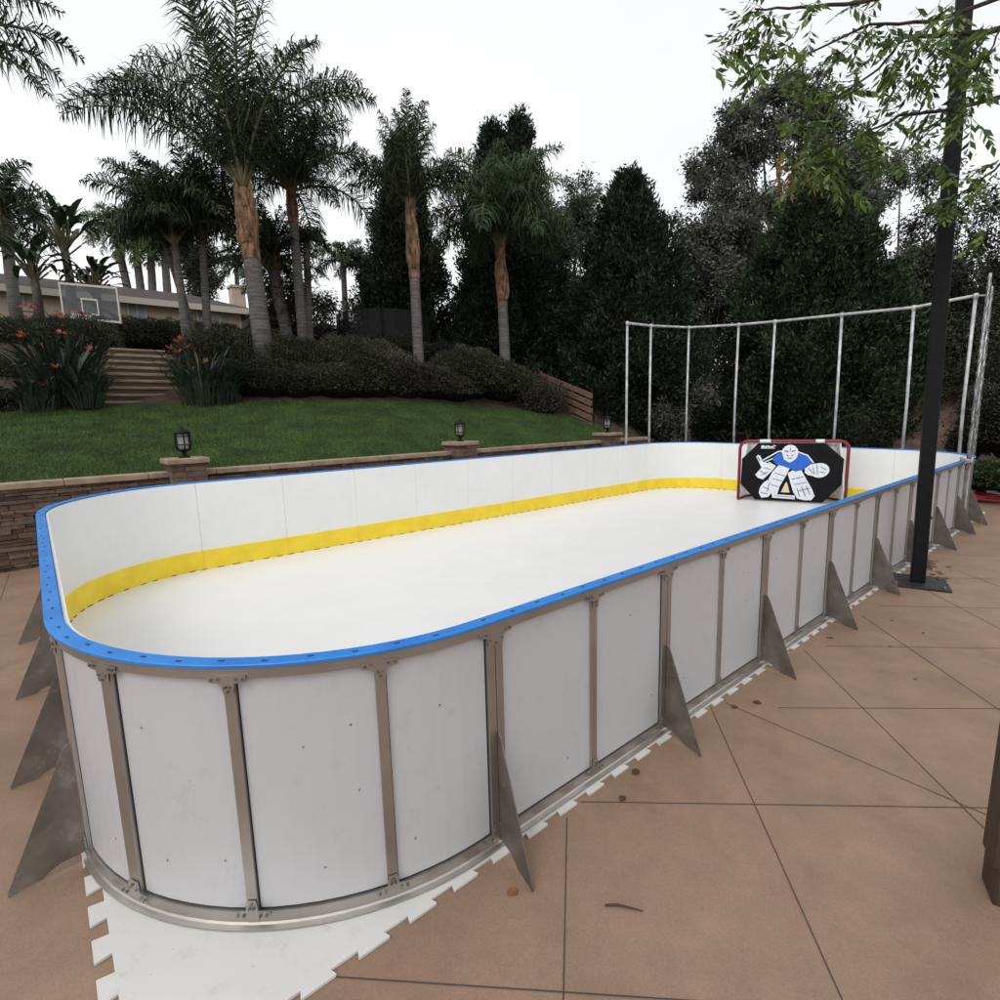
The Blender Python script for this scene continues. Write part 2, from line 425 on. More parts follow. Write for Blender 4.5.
jm = MB()
for p, q in (((563, 1020), (567, 818)), ((711, 708), (860, 1040)), ((804, 650), (1040, 884)), ((580, 802), (1040, 809)),
             ((725, 703), (1040, 838)), ((778, 708), (1040, 709)), ((862, 616), (1040, 738)), ((826, 646), (1040, 649)),
             ((300, 975), (720, 1003)), ((926, 590), (1040, 650)), ((880, 606), (1040, 609)), ((958, 571), (1040, 602)), ((950, 578), (1040, 580)),
             ((-14, 640), (10, 572)), ((955, 555), (1040, 557))):
    joint(p, q)
tag(jm.build('paving_joint', MT['joint']), kind='structure')

# terrain behind the stone wall: lawn, bank, plateau
FR = [(-20, 8.45, 1.13), (-4, 8.45, 1.13), (0, 8.45, 1.13), (2, 8.45, 1.13), (4, 8.45, 1.13), (6, 8.45, 1.13), (8, 8.45, 1.13), (10, 8.45, 1.13), (11.5, 8.45, 1.12), (13.4, 8.45, 1.08)]
R2 = V((RT.x, RT.y, 0)).normalized(); F2 = V((FW.x, FW.y, 0)).normalized()
BK = [at(x, y, d_) for x, y, d_ in ((-260, 424, 11.0), (-100, 418, 11.6), (0, 413, 12.1), (105, 406, 13.2), (190, 404, 13.7), (300, 401, 14.9), (375, 400, 15.8), (430, 402, 16.3), (470, 405, 16.9), (530, 411, 17.8), (575, 418, 18.2), (605, 428, 18.0), (640, 441, 18.0))]
FR = [(-14, 8.45, 1.13), (-7, 8.45, 1.13), (-4, 8.45, 1.13), (-1, 8.45, 1.13), (1, 8.45, 1.13), (3, 8.45, 1.13), (5, 8.45, 1.13), (7, 8.45, 1.13), (8.5, 8.45, 1.13), (10, 8.45, 1.13), (11.3, 8.45, 1.12), (12.4, 8.45, 1.12), (13.4, 8.45, 1.08)]
TPZ = (4.2, 4.2, 4.0, 3.55, 3.75, 4.3, 4.1, 3.9, 3.7, 3.3, 2.9, 2.6, 2.2)
TP = [V((p.x, p.y, z_)) + F2 * 3.0 for p, z_ in zip(BK, TPZ)]
PL = [V((p.x, p.y, 3.0 + 0.5 * z_)) + F2 * 8.5 + R2 * (i - 6) * 0.8 for i, (p, z_) in enumerate(zip(TP, TPZ))]
FA = [V((p.x, p.y, 6)) + F2 * 95 + R2 * (i - 6) * 14 for i, p in enumerate(PL)]


def loft(A, B, n, m, wob=0.0):
    """grid of points between polylines A and B, n steps across, m along each span"""
    def dens(P): return [V(P[i]).lerp(V(P[i + 1]), k / m) for i in range(len(P) - 1) for k in range(m)] + [V(P[-1])]
    a, c = dens(A), dens(B); g = MB(); N = len(a)
    for i in range(n + 1):
        for j in range(N):
            p = a[j].lerp(c[j], i / n)
            if 0 < i < n: p.z += wob * math.sin(p.x * 1.7 + p.y) * math.cos(p.y * 1.3 - p.x * 0.6)
            g.v.append(tuple(p))
    for i in range(n):
        for j in range(N - 1):
            g.f.append((i * N + j, i * N + j + 1, (i + 1) * N + j + 1, (i + 1) * N + j))
    return g


lawn = loft(FR, BK, 14, 6, 0.015)
lawn_o = lawn.build('lawn', MT['grassground'], smooth=True); tag(lawn_o, kind='structure')
tag(loft(BK, TP, 5, 4, 0.05).build('planted_bank', MT['soil'], smooth=True), kind='structure')
tag(loft(TP, PL, 4, 3, 0.05).build('upper_garden', MT['soil'], smooth=True), kind='structure')
tag(loft(PL, FA, 4, 2).build('far_terrain', MT['soil'], smooth=True), kind='structure')
HA = [(19.5, 11, -0.05), (18.8, 8, -0.05), (18.6, 4, -0.05), (18.4, 0, -0.05), (18.2, -5, -0.05), (18, -14, -0.05)]
HB = [(22.5, 11.5, 2.3), (22.5, 8, 2.4), (22.5, 4.6, 2.4), (22.4, 0, 2.3), (22.4, -5, 2.2), (22.4, -14, 2.2)]
HC = [(60, 20, 6), (60, 12, 6), (60, 4, 6), (60, -4, 6), (60, -12, 6), (60, -30, 6)]
tag(loft(HA, HB, 6, 4, 0.08).build('mulch_slope', MT['mulch'], smooth=True), kind='structure')
tag(loft(HB, HC, 3, 3).build('hillside', MT['soil'], smooth=True), kind='structure')
# end bank between lawn and flat soil beyond the wall
g = MB(); e = [V(FR[-1]), V(BK[-1]), V(TP[-1])]
g.add([e[0], e[1], e[2], (20, 10.5, -0.05), (17, 8.6, -0.05), (14.6, 8.0, -0.05)], [(0, 5, 4, 1), (1, 4, 3, 2)])
tag(g.build('end_bank', MT['soil']), kind='structure')

# grass
P3 = np.array(lawn.v); quads = np.array(lawn.f)
qa = P3[quads]
area = np.linalg.norm(np.cross(qa[:, 1] - qa[:, 0], qa[:, 3] - qa[:, 0]), axis=1)
ctr = qa.mean(1); dist = np.linalg.norm(ctr - np.array(CAM), axis=1)
vis = (ctr[:, 0] > -5.5)
wgt = area * vis / (dist ** 1.0); wgt /= wgt.sum()
NG = 150000
qi = rng.choice(len(quads), NG, p=wgt); a_, b_ = rng.random((2, NG, 1))
q_ = qa[qi]; bp = (q_[:, 0] * (1 - a_) + q_[:, 1] * a_) * (1 - b_) + (q_[:, 3] * (1 - a_) + q_[:, 2] * a_) * b_
dd = np.stack([rng.normal(0, 0.45, NG), rng.normal(0, 0.45, NG), np.ones(NG)], 1)
L = rng.uniform(0.03, 0.065, NG); sd_ = nrm(np.cross(nrm(dd), rng.normal(size=(NG, 3))))
W_ = 0.011
tri = np.stack([bp - sd_ * W_ / 2, bp + sd_ * W_ / 2, bp + nrm(dd) * L[:, None]], 1)
tag(np_mesh('lawn_grass', tri, 3, MT['grass']), 'mown green lawn grass sloping up behind the stone wall', 'grass', kind='stuff')

# ------------------------------------------------------------------ rink outline
RC = [(11.664, 0.0), (11.664, 6.393), (-1.474, 6.393), (-1.453, 0.0)]   # far right, far left, near left, near right (anticlockwise)
RR = [1.40, 1.40, 1.609, 1.362]


def make_outline():
    pts = []
    for i in range(4):
        p0, p1, p2 = V(RC[i - 1]), V(RC[i]), V(RC[(i + 1) % 4]); r = RR[i]
        d0, d2 = (p0 - p1).normalized(), (p2 - p1).normalized()
        ang = d0.angle(d2); t = r / math.tan(ang / 2); o = p1 + (d0 + d2).normalized() * r / math.sin(ang / 2)
        va = p1 + d0 * t - o; th0 = math.atan2(va.y, va.x)
        for k in range(25):
            th = th0 + (PI - ang) * k / 24
            n = V((math.cos(th), math.sin(th))); pts.append((o + n * r, n))
    return pts


OUTL = make_outline()
i0 = 99  # last point of the near-right arc = (about -0.09, 0)
seq = OUTL[i0:] + OUTL[:i0]
SL = [0.0]
for i in range(len(seq)):
    SL.append(SL[-1] + (seq[(i + 1) % len(seq)][0] - seq[i][0]).length)
TOT = SL[-1]; U0 = seq[0][0].x


def P(s):
    s %= TOT
    lo, hi = 0, len(seq)
    while hi - lo > 1:
        m_ = (lo + hi) // 2
        if SL[m_] <= s: lo = m_
        else: hi = m_
    a, c = seq[lo], seq[(lo + 1) % len(seq)]
    t = (s - SL[lo]) / max(1e-9, SL[lo + 1] - SL[lo])
    return a[0].lerp(c[0], t), a[1].lerp(c[1], t).normalized()


def ztop(p): return 1.083 + 0.109 * p.y / 6.393


def pt(s, off, z):
    p, n = P(s); q = p + n * off
    return V((q.x, q.y, z))


def stops(s0, s1):
    ss = [s0] + [x for x in SL if s0 + 1e-4 < x < s1 - 1e-4] + [s1]
    return ss


def band(mb, s0, s1, prof):
    """sweep a profile [(offset, z or ('t', dz))...] from s0 to s1 along the outline"""
    ss = stops(s0, s1) if s1 <= TOT else stops(s0, TOT) + [x + TOT for x in stops(0, s1 - TOT)][1:]
    n = len(prof); o = len(mb.v); closed = abs((s1 - s0) - TOT) < 1e-6
    if closed: ss = ss[:-1]
    for s in ss:
        p, _n = P(s)
        for off, z in prof:
            zz = ztop(p) + z[1] if isinstance(z, tuple) else z
            mb.v.append(tuple(pt(s, off, zz)))
    m_ = len(ss)
    for i in range(m_ if closed else m_ - 1):
        j = (i + 1) % m_
        for k in range(n):
            k2 = (k + 1) % n
            mb.f.append((o + i * n + k, o + j * n + k, o + j * n + k2, o + i * n + k2))
    if not closed:
        mb.f.append(tuple(o + k for k in range(n))); mb.f.append(tuple(o + (m_ - 1) * n + k for k in range(n))[::-1])


rink = thing('ice_rink', 'long white dasher-board rink with rounded corners and blue cap rail on the patio', 'ice rink', (0, 0, 0))
T = lambda d: ('t', d)
# stations: (s, kind) kind 2 = joint with brace, 1 = joint, 0 = stud
base = -U0
ST = [(base + 0.664 * k, 2 if k % 2 == 0 else 0) for k in range(0, 15)]
S1 = base + 10.264
ST += [(base + 9.75, 0), (S1, 2)]
LA = RR[0] * PI / 2
ST += [(S1 + LA * f, 0 if f < 1 else 2) for f in (0.25, 0.5, 0.75, 1.0)]
s = S1 + LA; d = (6.393 - 2.8) / 4
ST += [(s + d * k, 0 if k % 2 else 2) for k in (1, 2, 3, 4)]
s += 4 * d
ST += [(s + LA * f, 0 if f < 1 else 2) for f in (0.25, 0.5, 0.75, 1.0)]
s += LA; d = (11.664 - 1.4 + 1.474 - 1.609) / 18
ST += [(s + d * k, 0 if k % 2 else 2) for k in range(1, 19)]
s += 18 * d; LN = RR[2] * PI / 2
ST += [(s + LN * f, 0) for f in (0.25, 0.5, 0.75)]
sE = s + LN      # start of near end wall at v = 4.784
for v, k in ((4.775, 2), (4.10, 0), (3.417, 2), (2.77, 0), (2.12, 2)): ST.append((sE + 4.784 - v, k))
sC = sE + 4.784 - 1.362
for ang, k in ((84.3, 2), (63.7, 1), (40.9, 0), (18.2, 0)): ST.append((sC + RR[3] * math.radians(90 - ang), k))
ST.sort()
# white floor-level frame
mb = MB(); band(mb, 0, TOT, [(-0.057, 0.003), (0.014, 0.003), (0.014, 0.008), (-0.004, 0.013), (-0.010, 0.02), (-0.012, 0.062), (-0.057, 0.062)]); mb.build('base_rail', MT['alu'], rink)
mb = MB(); band(mb, 0, TOT, [(-0.057, T(-0.060)), (-0.003, T(-0.060)), (-0.003, T(-0.0195)), (-0.057, T(-0.0195))]); mb.build('top_frame', MT['alu'], rink)
mb = MB(); band(mb, 0, TOT, [(-0.055, T(-0.016)), (0.007, T(-0.016)), (0.011, T(-0.013)), (0.011, T(-0.004)), (0.008, T(0)), (-0.052, T(0)), (-0.056, T(-0.004)), (-0.056, T(-0.013))])
cap = mb.build('cap_rail', MT['blue'], rink)
mb = MB(); s = 0.05
while s < TOT - 0.05:
    p, n = P(s); t = V((-n.y, n.x)); z = ztop(p) + 0.0005
    c = p - n * (0.014 if int(s / 0.16) % 2 else 0.024)
    mb.box((c.x, c.y, z), V((t.x, t.y, 0)) * 0.011, V((n.x, n.y, 0)) * 0.0045, (0, 0, 0.0012)); s += 0.16
sl_ = mb.build('rail_slot', MT['slot'], rink); sl_['kind'] = 'stuff'
# inner boards, one per pair of joints, kick plate
JS = [a for a, k in ST if k >= 1]
for i, a in enumerate(JS):
    c = JS[i + 1] if i + 1 < len(JS) else JS[0] + TOT
    mb = MB(); band(mb, a + 0.0015, c - 0.0015, [(-0.074, 0.004), (-0.0582, 0.004), (-0.0582, T(-0.0185)), (-0.074, T(-0.0185))])
    mb.build('dasher_board', MT['board'], rink)
    mb = MB(); band(mb, a + 0.001, c - 0.001, [(-0.087, 0.003), (-0.0745, 0.003), (-0.0745, 0.262), (-0.083, 0.262), (-0.087, 0.258)])
    mb.build('kick_plate', MT['yellow'], rink)
# outer panels, dark seams, posts
vary = [0, 1, 2]
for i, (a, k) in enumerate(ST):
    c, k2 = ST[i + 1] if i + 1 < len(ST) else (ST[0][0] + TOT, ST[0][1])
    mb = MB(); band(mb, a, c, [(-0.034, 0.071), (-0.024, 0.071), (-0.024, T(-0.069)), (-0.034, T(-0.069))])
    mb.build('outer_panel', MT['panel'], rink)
bolts = MB()


def post(mb, s, w_, depth0, depth1, z0, dz):
    p, n = P(s); t = V((-n.y, n.x)); zt = ztop(p) + dz
    c = p + n * (depth0 + depth1) / 2
    mb.box((c.x, c.y, (z0 + zt) / 2), V((t.x, t.y, 0)) * w_ / 2, V((n.x, n.y, 0)) * (depth1 - depth0) / 2, (0, 0, (zt - z0) / 2))


def gusset(s, w_, par):
    """bolted T-shaped corner plates at the top and foot of a post"""
    p, n = P(s); t3 = V((-n.y, n.x, 0)); n3 = V((n.x, n.y, 0)); h = w_ / 2
    for top in (0, 1):
        z = (ztop(p) - 0.046) if top else 0.048; dz = V((0, 0, -1 if top else 1))
        o = V((p.x, p.y, z)) + n3 * (-0.0018 if top else -0.0035)
        poly = [(-h - 0.048, 0), (h + 0.048, 0), (h + 0.048, 0.024), (h + 0.004, 0.030), (h - 0.003, 0.072), (-h + 0.003, 0.072), (-h - 0.004, 0.030), (-h - 0.048, 0.024)]
        poly = [o + t3 * x + dz * y for x, y in poly]; ex = n3 * 0.004
        if (poly[1] - poly[0]).cross(poly[2] - poly[0]).dot(ex) < 0: poly = poly[::-1]
        mb = MB(); mb.prism(poly, ex); mb.build('corner_gusset', MT['alu'], par)
        for x, y in ((-h - 0.036, 0.012), (-h - 0.012, 0.012), (h + 0.012, 0.012), (h + 0.036, 0.012), (-h + 0.012, 0.042), (h - 0.012, 0.042), (0, 0.06)):
            q = o + t3 * x + dz * y + n3 * 0.004
            bolts.tube([q, q + n3 * 0.006], 0.0062, 6)


for i, (a, k) in enumerate(ST):
    mb = MB(); strips = []
    if k == 0:
        post(mb, a, 0.040, -0.056, -0.008, 0.021, -0.02); strips = [(a + 0.0228, 0.005)]
    elif k == 1:
        post(mb, a, 0.062, -0.056, -0.008, 0.021, -0.02); strips = [(a - 0.036, 0.008), (a + 0.036, 0.008)]
    else:
        for sg in (-1, 1): post(mb, a + sg * 0.022, 0.040, -0.056, -0.006, 0.0205, -0.02)
        strips = [(a - 0.045, 0.006), (a + 0.045, 0.006)]
    po = mb.build('frame_post', MT['alu'], rink)
    gusset(a, {0: 0.04, 1: 0.062, 2: 0.084}[k], po)
    for sa, sw in strips:
        mb = MB(); post(mb, sa, sw, -0.05, -0.0225, 0.071, -0.069); mb.build('shadow_gap', MT['seam'], po)  # black strip paints in the shade of the gap between panel and post
    if k == 2:
        mb = MB(); post(mb, a, 0.004, -0.06, -0.009, 0.0215, -0.023); mb.build('post_seam', MT['seam'], po)
bo = bolts.build('frame_bolt', MT['bolt'], rink); bo['kind'] = 'stuff'


def fin(s, tilt=0.0):
    p, n = P(s); t = V((-n.y, n.x)); n3, t3 = V((n.x, n.y, 0)), V((t.x, t.y, 0))
    o = V((p.x, p.y, 0)) + t3 * 0.0
    f = lambda x, z: o + n3 * x + t3 * tilt * x + V((0, 0, z))
    mb = MB()
    poly = [f(-0.004, 0.03), f(0.085, 0.03), f(0.125, 0.016), f(0.15, -0.002), f(0.235, -0.006), f(0.268, -0.012), f(0.268, 0.004), f(0.022, 0.545), f(0.006, 0.558), f(-0.004, 0.558)]
    mb.prism([q - t3 * 0.003 for q in poly], t3 * 0.006)
    foot = [f(0.155, -0.012), f(0.268, -0.012)]
    return mb.build('support_brace', MT['plate'], rink)


for i, (a, k) in enumerate(ST):
    if k == 2: fin(a, -0.22 if a < S1 + 0.1 else 0.0)

# synthetic ice floor with interlocking teeth
fl = []
x0, x1, y0, y1 = -1.41, 11.62, -0.020, 6.39


def teeth(p, q, nrm_, pitch, depth):
    p, q, nrm_ = V(p), V(q), V(nrm_); d = q - p; n = int(d.length / pitch); d.normalize(); res = []
    for k in range(n):
        s = k * pitch
        res += [p + d * (s + pitch * 0.245), p + d * (s + pitch * 0.20) + nrm_ * depth * 0.92, p + d * (s + pitch * 0.215) + nrm_ * depth,
                p + d * (s + pitch * 0.785) + nrm_ * depth, p + d * (s + pitch * 0.80) + nrm_ * depth * 0.92, p + d * (s + pitch * 0.755)]
    return res


poly = [V((x0, y0))] + teeth((x0, y0), (x1, y0), (0, -1), 0.213, 0.030) + [V((x1, y0)), V((x1, y1)), V((x0, y1))] + teeth((x0, y1), (x0, y0), (-1, 0), 0.195, 0.055)
import bmesh


def slab(name, poly, z1, z0, m_, parent):
    me = bpy.data.meshes.new(name); bm = bmesh.new()
    f_ = bm.faces.new([bm.verts.new((p.x, p.y, z1)) for p in poly])
    r_ = bmesh.ops.extrude_face_region(bm, geom=[f_])
    for v_ in r_['geom']:
        if isinstance(v_, bmesh.types.BMVert): v_.co.z = z0
    bmesh.ops.triangulate(bm, faces=[f for f in bm.faces if len(f.verts) > 4])
    bmesh.ops.recalc_face_normals(bm, faces=bm.faces)
    bm.to_mesh(me); bm.free(); return link_mesh(name, me, m_, parent)


rf_ = thing('rink_floor', 'white synthetic ice floor with jigsaw tile edges lying under the boards', 'rink floor', (5, 3.2, GZ))
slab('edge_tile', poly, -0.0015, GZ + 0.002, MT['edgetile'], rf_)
slab('ice_sheet', [p + n * -0.05 for p, n in OUTL], 0.0025, -0.0035, MT['ice'], rf_)
# dark gaps where the jigsaw edge shows under the yellow kick plate
gp = MB(); s = base + 10.264
while s < TOT - 4.5:
    p, n = P(s); t = V((-n.y, n.x)); c = p - n * 0.0895; w_ = random.uniform(0.025, 0.05)
    gp.box((c.x, c.y, 0.006), V((t.x, t.y, 0)) * w_, V((n.x, n.y, 0)) * 0.0022, (0, 0, 0.0045)); s += random.choice((0.16, 0.2, 0.24))
go_ = gp.build('jigsaw_gap', MT['seam'], rf_); go_['kind'] = 'stuff'
rv = MB()
for i, (a, k) in enumerate(ST):
    c_ = ST[i + 1][0] if i + 1 < len(ST) else ST[0][0] + TOT
    for j in range(random.choice((1, 2, 2, 3))):
        sx = a + (c_ - a) * random.uniform(0.2, 0.85); q = pt(sx, -0.0242, random.choice((0.25, 0.27, 0.3, 0.22, 0.55, 0.8)) + random.uniform(-.03, .03)); n3 = P(sx)[1]; n3 = V((n3.x, n3.y, 0))
        rv.tube([q, q + n3 * 0.0018], 0.0042, 7)
ro_ = rv.build('panel_screw', MT['bolt'], rink); ro_['kind'] = 'stuff'

# ------------------------------------------------------------------ goal and target tarp
GA, GB = V((10.2, 3.87, 0)), V((10.87, 2.0, 0))
gx = (GB - GA); GW = gx.length; gx.normalize(); gn = V((gx.y, -gx.x, 0))     # gn faces the near end
if gn.x > 0: gn = -gn
GH = 1.29
goal = thing('hockey_goal', 'red tube hockey goal with white netting at the far end of the rink floor', 'goal', GA)
mb = MB(); R_ = 0.16
arc_ = [GA + V((0, 0, 0.03))] + [GA + V((0, 0, GH - R_)) + gx * (R_ - R_ * math.cos(t)) + V((0, 0, R_ * math.sin(t))) for t in [PI / 2 * k / 6 for k in range(7)]]
arc_ += [GB + V((0, 0, GH - R_)) - gx * (R_ - R_ * math.cos(t)) + V((0, 0, R_ * math.sin(t))) for t in [PI / 2 * (6 - k) / 6 for k in range(7)]] + [GB + V((0, 0, 0.03))]
mb.tube(arc_, 0.032, 10); mb.build('front_frame', MT['red'], goal, True)
mb = MB(); bk = -gn
base_ = [GA + V((0, 0, 0.03)), GA + bk * 0.55 + gx * 0.1 + V((0, 0, 0.03)), GA + bk * 0.8 + gx * 0.35 + V((0, 0, 0.03)), GB + bk * 0.8 - gx * 0.35 + V((0, 0, 0.03)), GB + bk * 0.55 - gx * 0.1 + V((0, 0, 0.03)), GB + V((0, 0, 0.03))]
mb.tube(base_, 0.025, 8)
top_ = [GA + V((0, 0, GH - 0.03)) + gx * 0.14, GA + bk * 0.35 + gx * 0.2 + V((0, 0, GH - 0.03)), GA + bk * 0.45 + gx * 0.4 + V((0, 0, GH - 0.03)), GB + bk * 0.45 - gx * 0.4 + V((0, 0, GH - 0.03)), GB + bk * 0.35 - gx * 0.2 + V((0, 0, GH - 0.03)), GB + V((0, 0, GH - 0.03)) - gx * 0.14]
mb.tube(top_, 0.025, 8)
mb.tube([GA + gx * GW / 2 + bk * 0.45 + V((0, 0, GH - 0.03)), GA + gx * GW / 2 + bk * 0.8 + V((0, 0, 0.03))], 0.022, 8)
mb.build('rear_frame', MT['red'], goal, True)
mb = MB()


def pl_sample(pl, t):
    Ls = [0]
    for i in range(len(pl) - 1): Ls.append(Ls[-1] + (pl[i + 1] - pl[i]).length)
    s = t * Ls[-1]
    for i in range(len(pl) - 1):
        if s <= Ls[i + 1] + 1e-9: return pl[i].lerp(pl[i + 1], (s - Ls[i]) / max(1e-9, Ls[i + 1] - Ls[i]))
    return pl[-1]


NX, NZ = 60, 22
G_ = [[pl_sample(base_, i / NX).lerp(pl_sample(top_, i / NX), j / NZ) for j in range(NZ + 1)] for i in range(NX + 1)]
for i in range(0, NX + 1): mb.tube([G_[i][j] for j in range(0, NZ + 1, 2)], 0.011, 3, False)
for j in range(0, NZ + 1): mb.tube([G_[i][j] for i in range(0, NX + 1, 2)], 0.011, 3, False)
for k in range(25):
    t = k / 24; mb.tube([pl_sample([top_[0], top_[5]], t), pl_sample([top_[2], top_[3]], t)], 0.011, 3, False)
for k in range(8):
    t = k / 7; mb.tube([top_[0].lerp(top_[2], t), top_[5].lerp(top_[3], t)], 0.011, 3, False)
mb.build('net', MT['net'], goal)
for a_, c_ in ((0.19, 0.30), (0.71, 0.79)):
    mb = MB(); mb.tube([GA + gx * GW * a_ + V((0, 0, GH)), GA + gx * GW * c_ + V((0, 0, GH))], 0.036, 10); mb.build('crossbar_sleeve', MT['printwhite'], goal, True)

tarp = thing('target_tarp', 'black shooting target tarp printed with a masked goalie, laced into the red goal', 'target tarp', GA + V((0, 0, 0.1)))
TO = gn * 0.012


def tp(x, y, lift=0.0):
    """point on the tarp from its measured picture (crop pixels)"""
    s_ = (x - 118) / 744; yt = 150 + 18 * s_; yb = 572 + 62 * s_
    t_ = (y - yt) / (yb - yt)
    return GA + gx * (GW * s_) + V((0, 0, GH - 0.02 - t_ * (GH - 0.02))) + TO + gn * lift


def flat(pts, lift, m_, name, th=0.0012, parent=None):
    mb = MB()
    for ip, pp in enumerate(pts):
        pl = [tp(x, y, lift + ip * 0.00012) for x, y in pp]
        nn = V((0, 0, 0))
        for i in range(len(pl)): nn += (pl[i] - pl[0]).cross(pl[(i + 1) % len(pl)] - pl[0])
        if nn.dot(gn) < 0: pl = pl[::-1]
        mb.prism(pl, gn * th)
    return mb.build(name, m_, parent or tarp)


def ell(cx, cy, rx, ry, n=22, a0=0): return [(cx + rx * math.cos(2 * PI * k / n + a0), cy + ry * math.sin(2 * PI * k / n + a0)) for k in range(n)]


def stroke(a, b_, w_):
    dx, dy = b_[0] - a[0], b_[1] - a[1]; l = math.hypot(dx, dy); nx, ny = -dy / l * w_ / 2, dx / l * w_ / 2
    return [(a[0] + nx, a[1] + ny), (b_[0] + nx, b_[1] + ny), (b_[0] - nx, b_[1] - ny), (a[0] - nx, a[1] - ny)]


flat([[(250, 163), (715, 175), (838, 292), (832, 480), (715, 612), (245, 572), (132, 450), (136, 270)]], 0.0, MT['tarp'], 'tarp_sheet', 0.004)
pr_ = flat([ell(477, 238, 58, 60), [(430, 270), (525, 275), (500, 300), (480, 308), (455, 296)],
            [(240, 258), (252, 245), (266, 250), (292, 298), (345, 312), (384, 330), (352, 372), (296, 425), (258, 412), (238, 388), (282, 338), (262, 300)],
            [(402, 325), (440, 322), (482, 348), (462, 395), (418, 480), (398, 560), (372, 556), (345, 492), (336, 425), (362, 372)],
            [(332, 428), (300, 450), (278, 482), (270, 522), (290, 560), (340, 556), (372, 510)],
            [(468, 384), (500, 366), (560, 362), (586, 410), (640, 505), (662, 560), (640, 590), (590, 588), (545, 575), (512, 520), (488, 445)],
            ell(684, 370, 64, 54), [(585, 352), (622, 325), (660, 318), (660, 415), (608, 402), (586, 385)],
            [(372, 536), (528, 552), (528, 580), (366, 562)]], 0.0045, MT['printwhite'], 'goalie_pads')
tag(pr_, 'white goalie mask, blocker, glove and leg pads')
flat([[(425, 236), (392, 240), (352, 275), (385, 318), (440, 335), (485, 352), (520, 375), (575, 362), (600, 330), (640, 318), (628, 285), (600, 262), (540, 240), (524, 282), (480, 308), (438, 285)]], 0.006, MT['printblue'], 'goalie_jersey')
flat([stroke((290, 285), (395, 225), 9), stroke((395, 225), (428, 222), 9), stroke((535, 232), (598, 258), 9), stroke((598, 258), (640, 312), 9), stroke((300, 300), (360, 275), 7), stroke((330, 300), (380, 330), 7)], 0.0075, MT['printwhite'], 'goalie_sleeve_line')
for st_l in [stroke((440, 222), (468, 226), 7), stroke((488, 226), (514, 222), 7), stroke((455, 250), (470, 262), 5), stroke((485, 262), (502, 250), 5), stroke((478, 200), (478, 228), 4), stroke((462, 275), (494, 277), 5),
      stroke((380, 380), (450, 405), 4), stroke((365, 420), (430, 440), 4), stroke((352, 462), (412, 485), 4), stroke((345, 450), (330, 520), 4), stroke((300, 480), (345, 500), 4), stroke((285, 520), (335, 535), 4),
      stroke((500, 430), (580, 415), 4), stroke((515, 470), (605, 455), 4), stroke((540, 500), (560, 560), 5), stroke((570, 490), (600, 560), 5), stroke((600, 485), (630, 545), 5), stroke((545, 520), (625, 500), 4),
      stroke((270, 360), (320, 390), 4), stroke((300, 340), (350, 355), 4), stroke((280, 395), (330, 370), 4), stroke((250, 258), (268, 290), 6),
      stroke((640, 345), (650, 400), 4), stroke((665, 330), (672, 405), 4), stroke((690, 345), (725, 365), 4), stroke((685, 380), (725, 390), 4), stroke((610, 350), (640, 390), 4), stroke((380, 548), (520, 566), 3)]:
    flat([st_l], 0.0085, MT['printline'], 'goalie_line')
flat([[(456, 436), (470, 438), (508, 538), (408, 526)]], 0.0092, MT['tarp'], 'pocket_edge')
flat([[(459, 452), (468, 452), (490, 528), (428, 524)]], 0.011, MT['printcream'], 'goal_pocket')
# small white italic maker's script, illegible in the photo
flat([ell(285, 186, 14, 9, 12), stroke((300, 196), (312, 178), 6), stroke((308, 196), (322, 180), 6), ell(330, 189, 9, 7, 10), ell(348, 190, 8, 6, 10), stroke((356, 196), (364, 176), 5), stroke((364, 184), (378, 182), 5), stroke((270, 198), (372, 200), 4)], 0.006, MT['printwhite'], 'white_script')

# ------------------------------------------------------------------ stone wall, pillars, lanterns
WV = 8.338
wall = thing('stone_retaining_wall', 'long brown stacked-stone retaining wall with tan cap along the lawn edge', 'wall', (3, WV, 0))
mb = MB()
z = -0.03; row = 0
while z < 1.115:
    h = random.uniform(0.045, 0.085); h = min(h, 1.12 - z)
    if h < 0.02: break
    x = -12 - random.random() * 0.3
    while x < 13.4:
        l = random.uniform(0.12, 0.42); pr0 = random.uniform(0.0, 0.045)
        zz0, zz1 = z + 0.003, z + h - 0.004
        j = lambda: random.uniform(-0.006, 0.006)
        y0_ = WV - 0.0 - pr0
        vs = [(x + 0.004 + j(), y0_ + j(), zz0 + j()), (x + l - 0.004 + j(), y0_ + j(), zz0 + j()), (x + l - 0.004 + j(), y0_ + j(), zz1 + j()), (x + 0.004 + j(), y0_ + j(), zz1 + j()),
              (x + 0.004, WV + 0.12, zz0), (x + l - 0.004, WV + 0.12, zz0), (x + l - 0.004, WV + 0.12, zz1), (x + 0.004, WV + 0.12, zz1)]
        mb.add(vs, [(0, 1, 2, 3), (1, 5, 6, 2), (4, 0, 3, 7), (3, 2, 6, 7), (0, 4, 5, 1)])
        x += l
    z += h
mb.abox((-12, WV + 0.06, -0.05), (13.4, WV + 0.24, 1.118))
mb.build('stone_face', MT['stone'], wall)
mb = MB(); x = -12.0
while x < 13.3:
    l = random.uniform(0.75, 1.05); mb.abox((x + 0.003, WV - 0.07, 1.12), (min(x + l, 13.4) - 0.003, WV + 0.25, 1.208 + random.uniform(-0.003, 0.003))); x += l
mb.build('cap_stone', MT['cap'], wall, bevel=0.012)


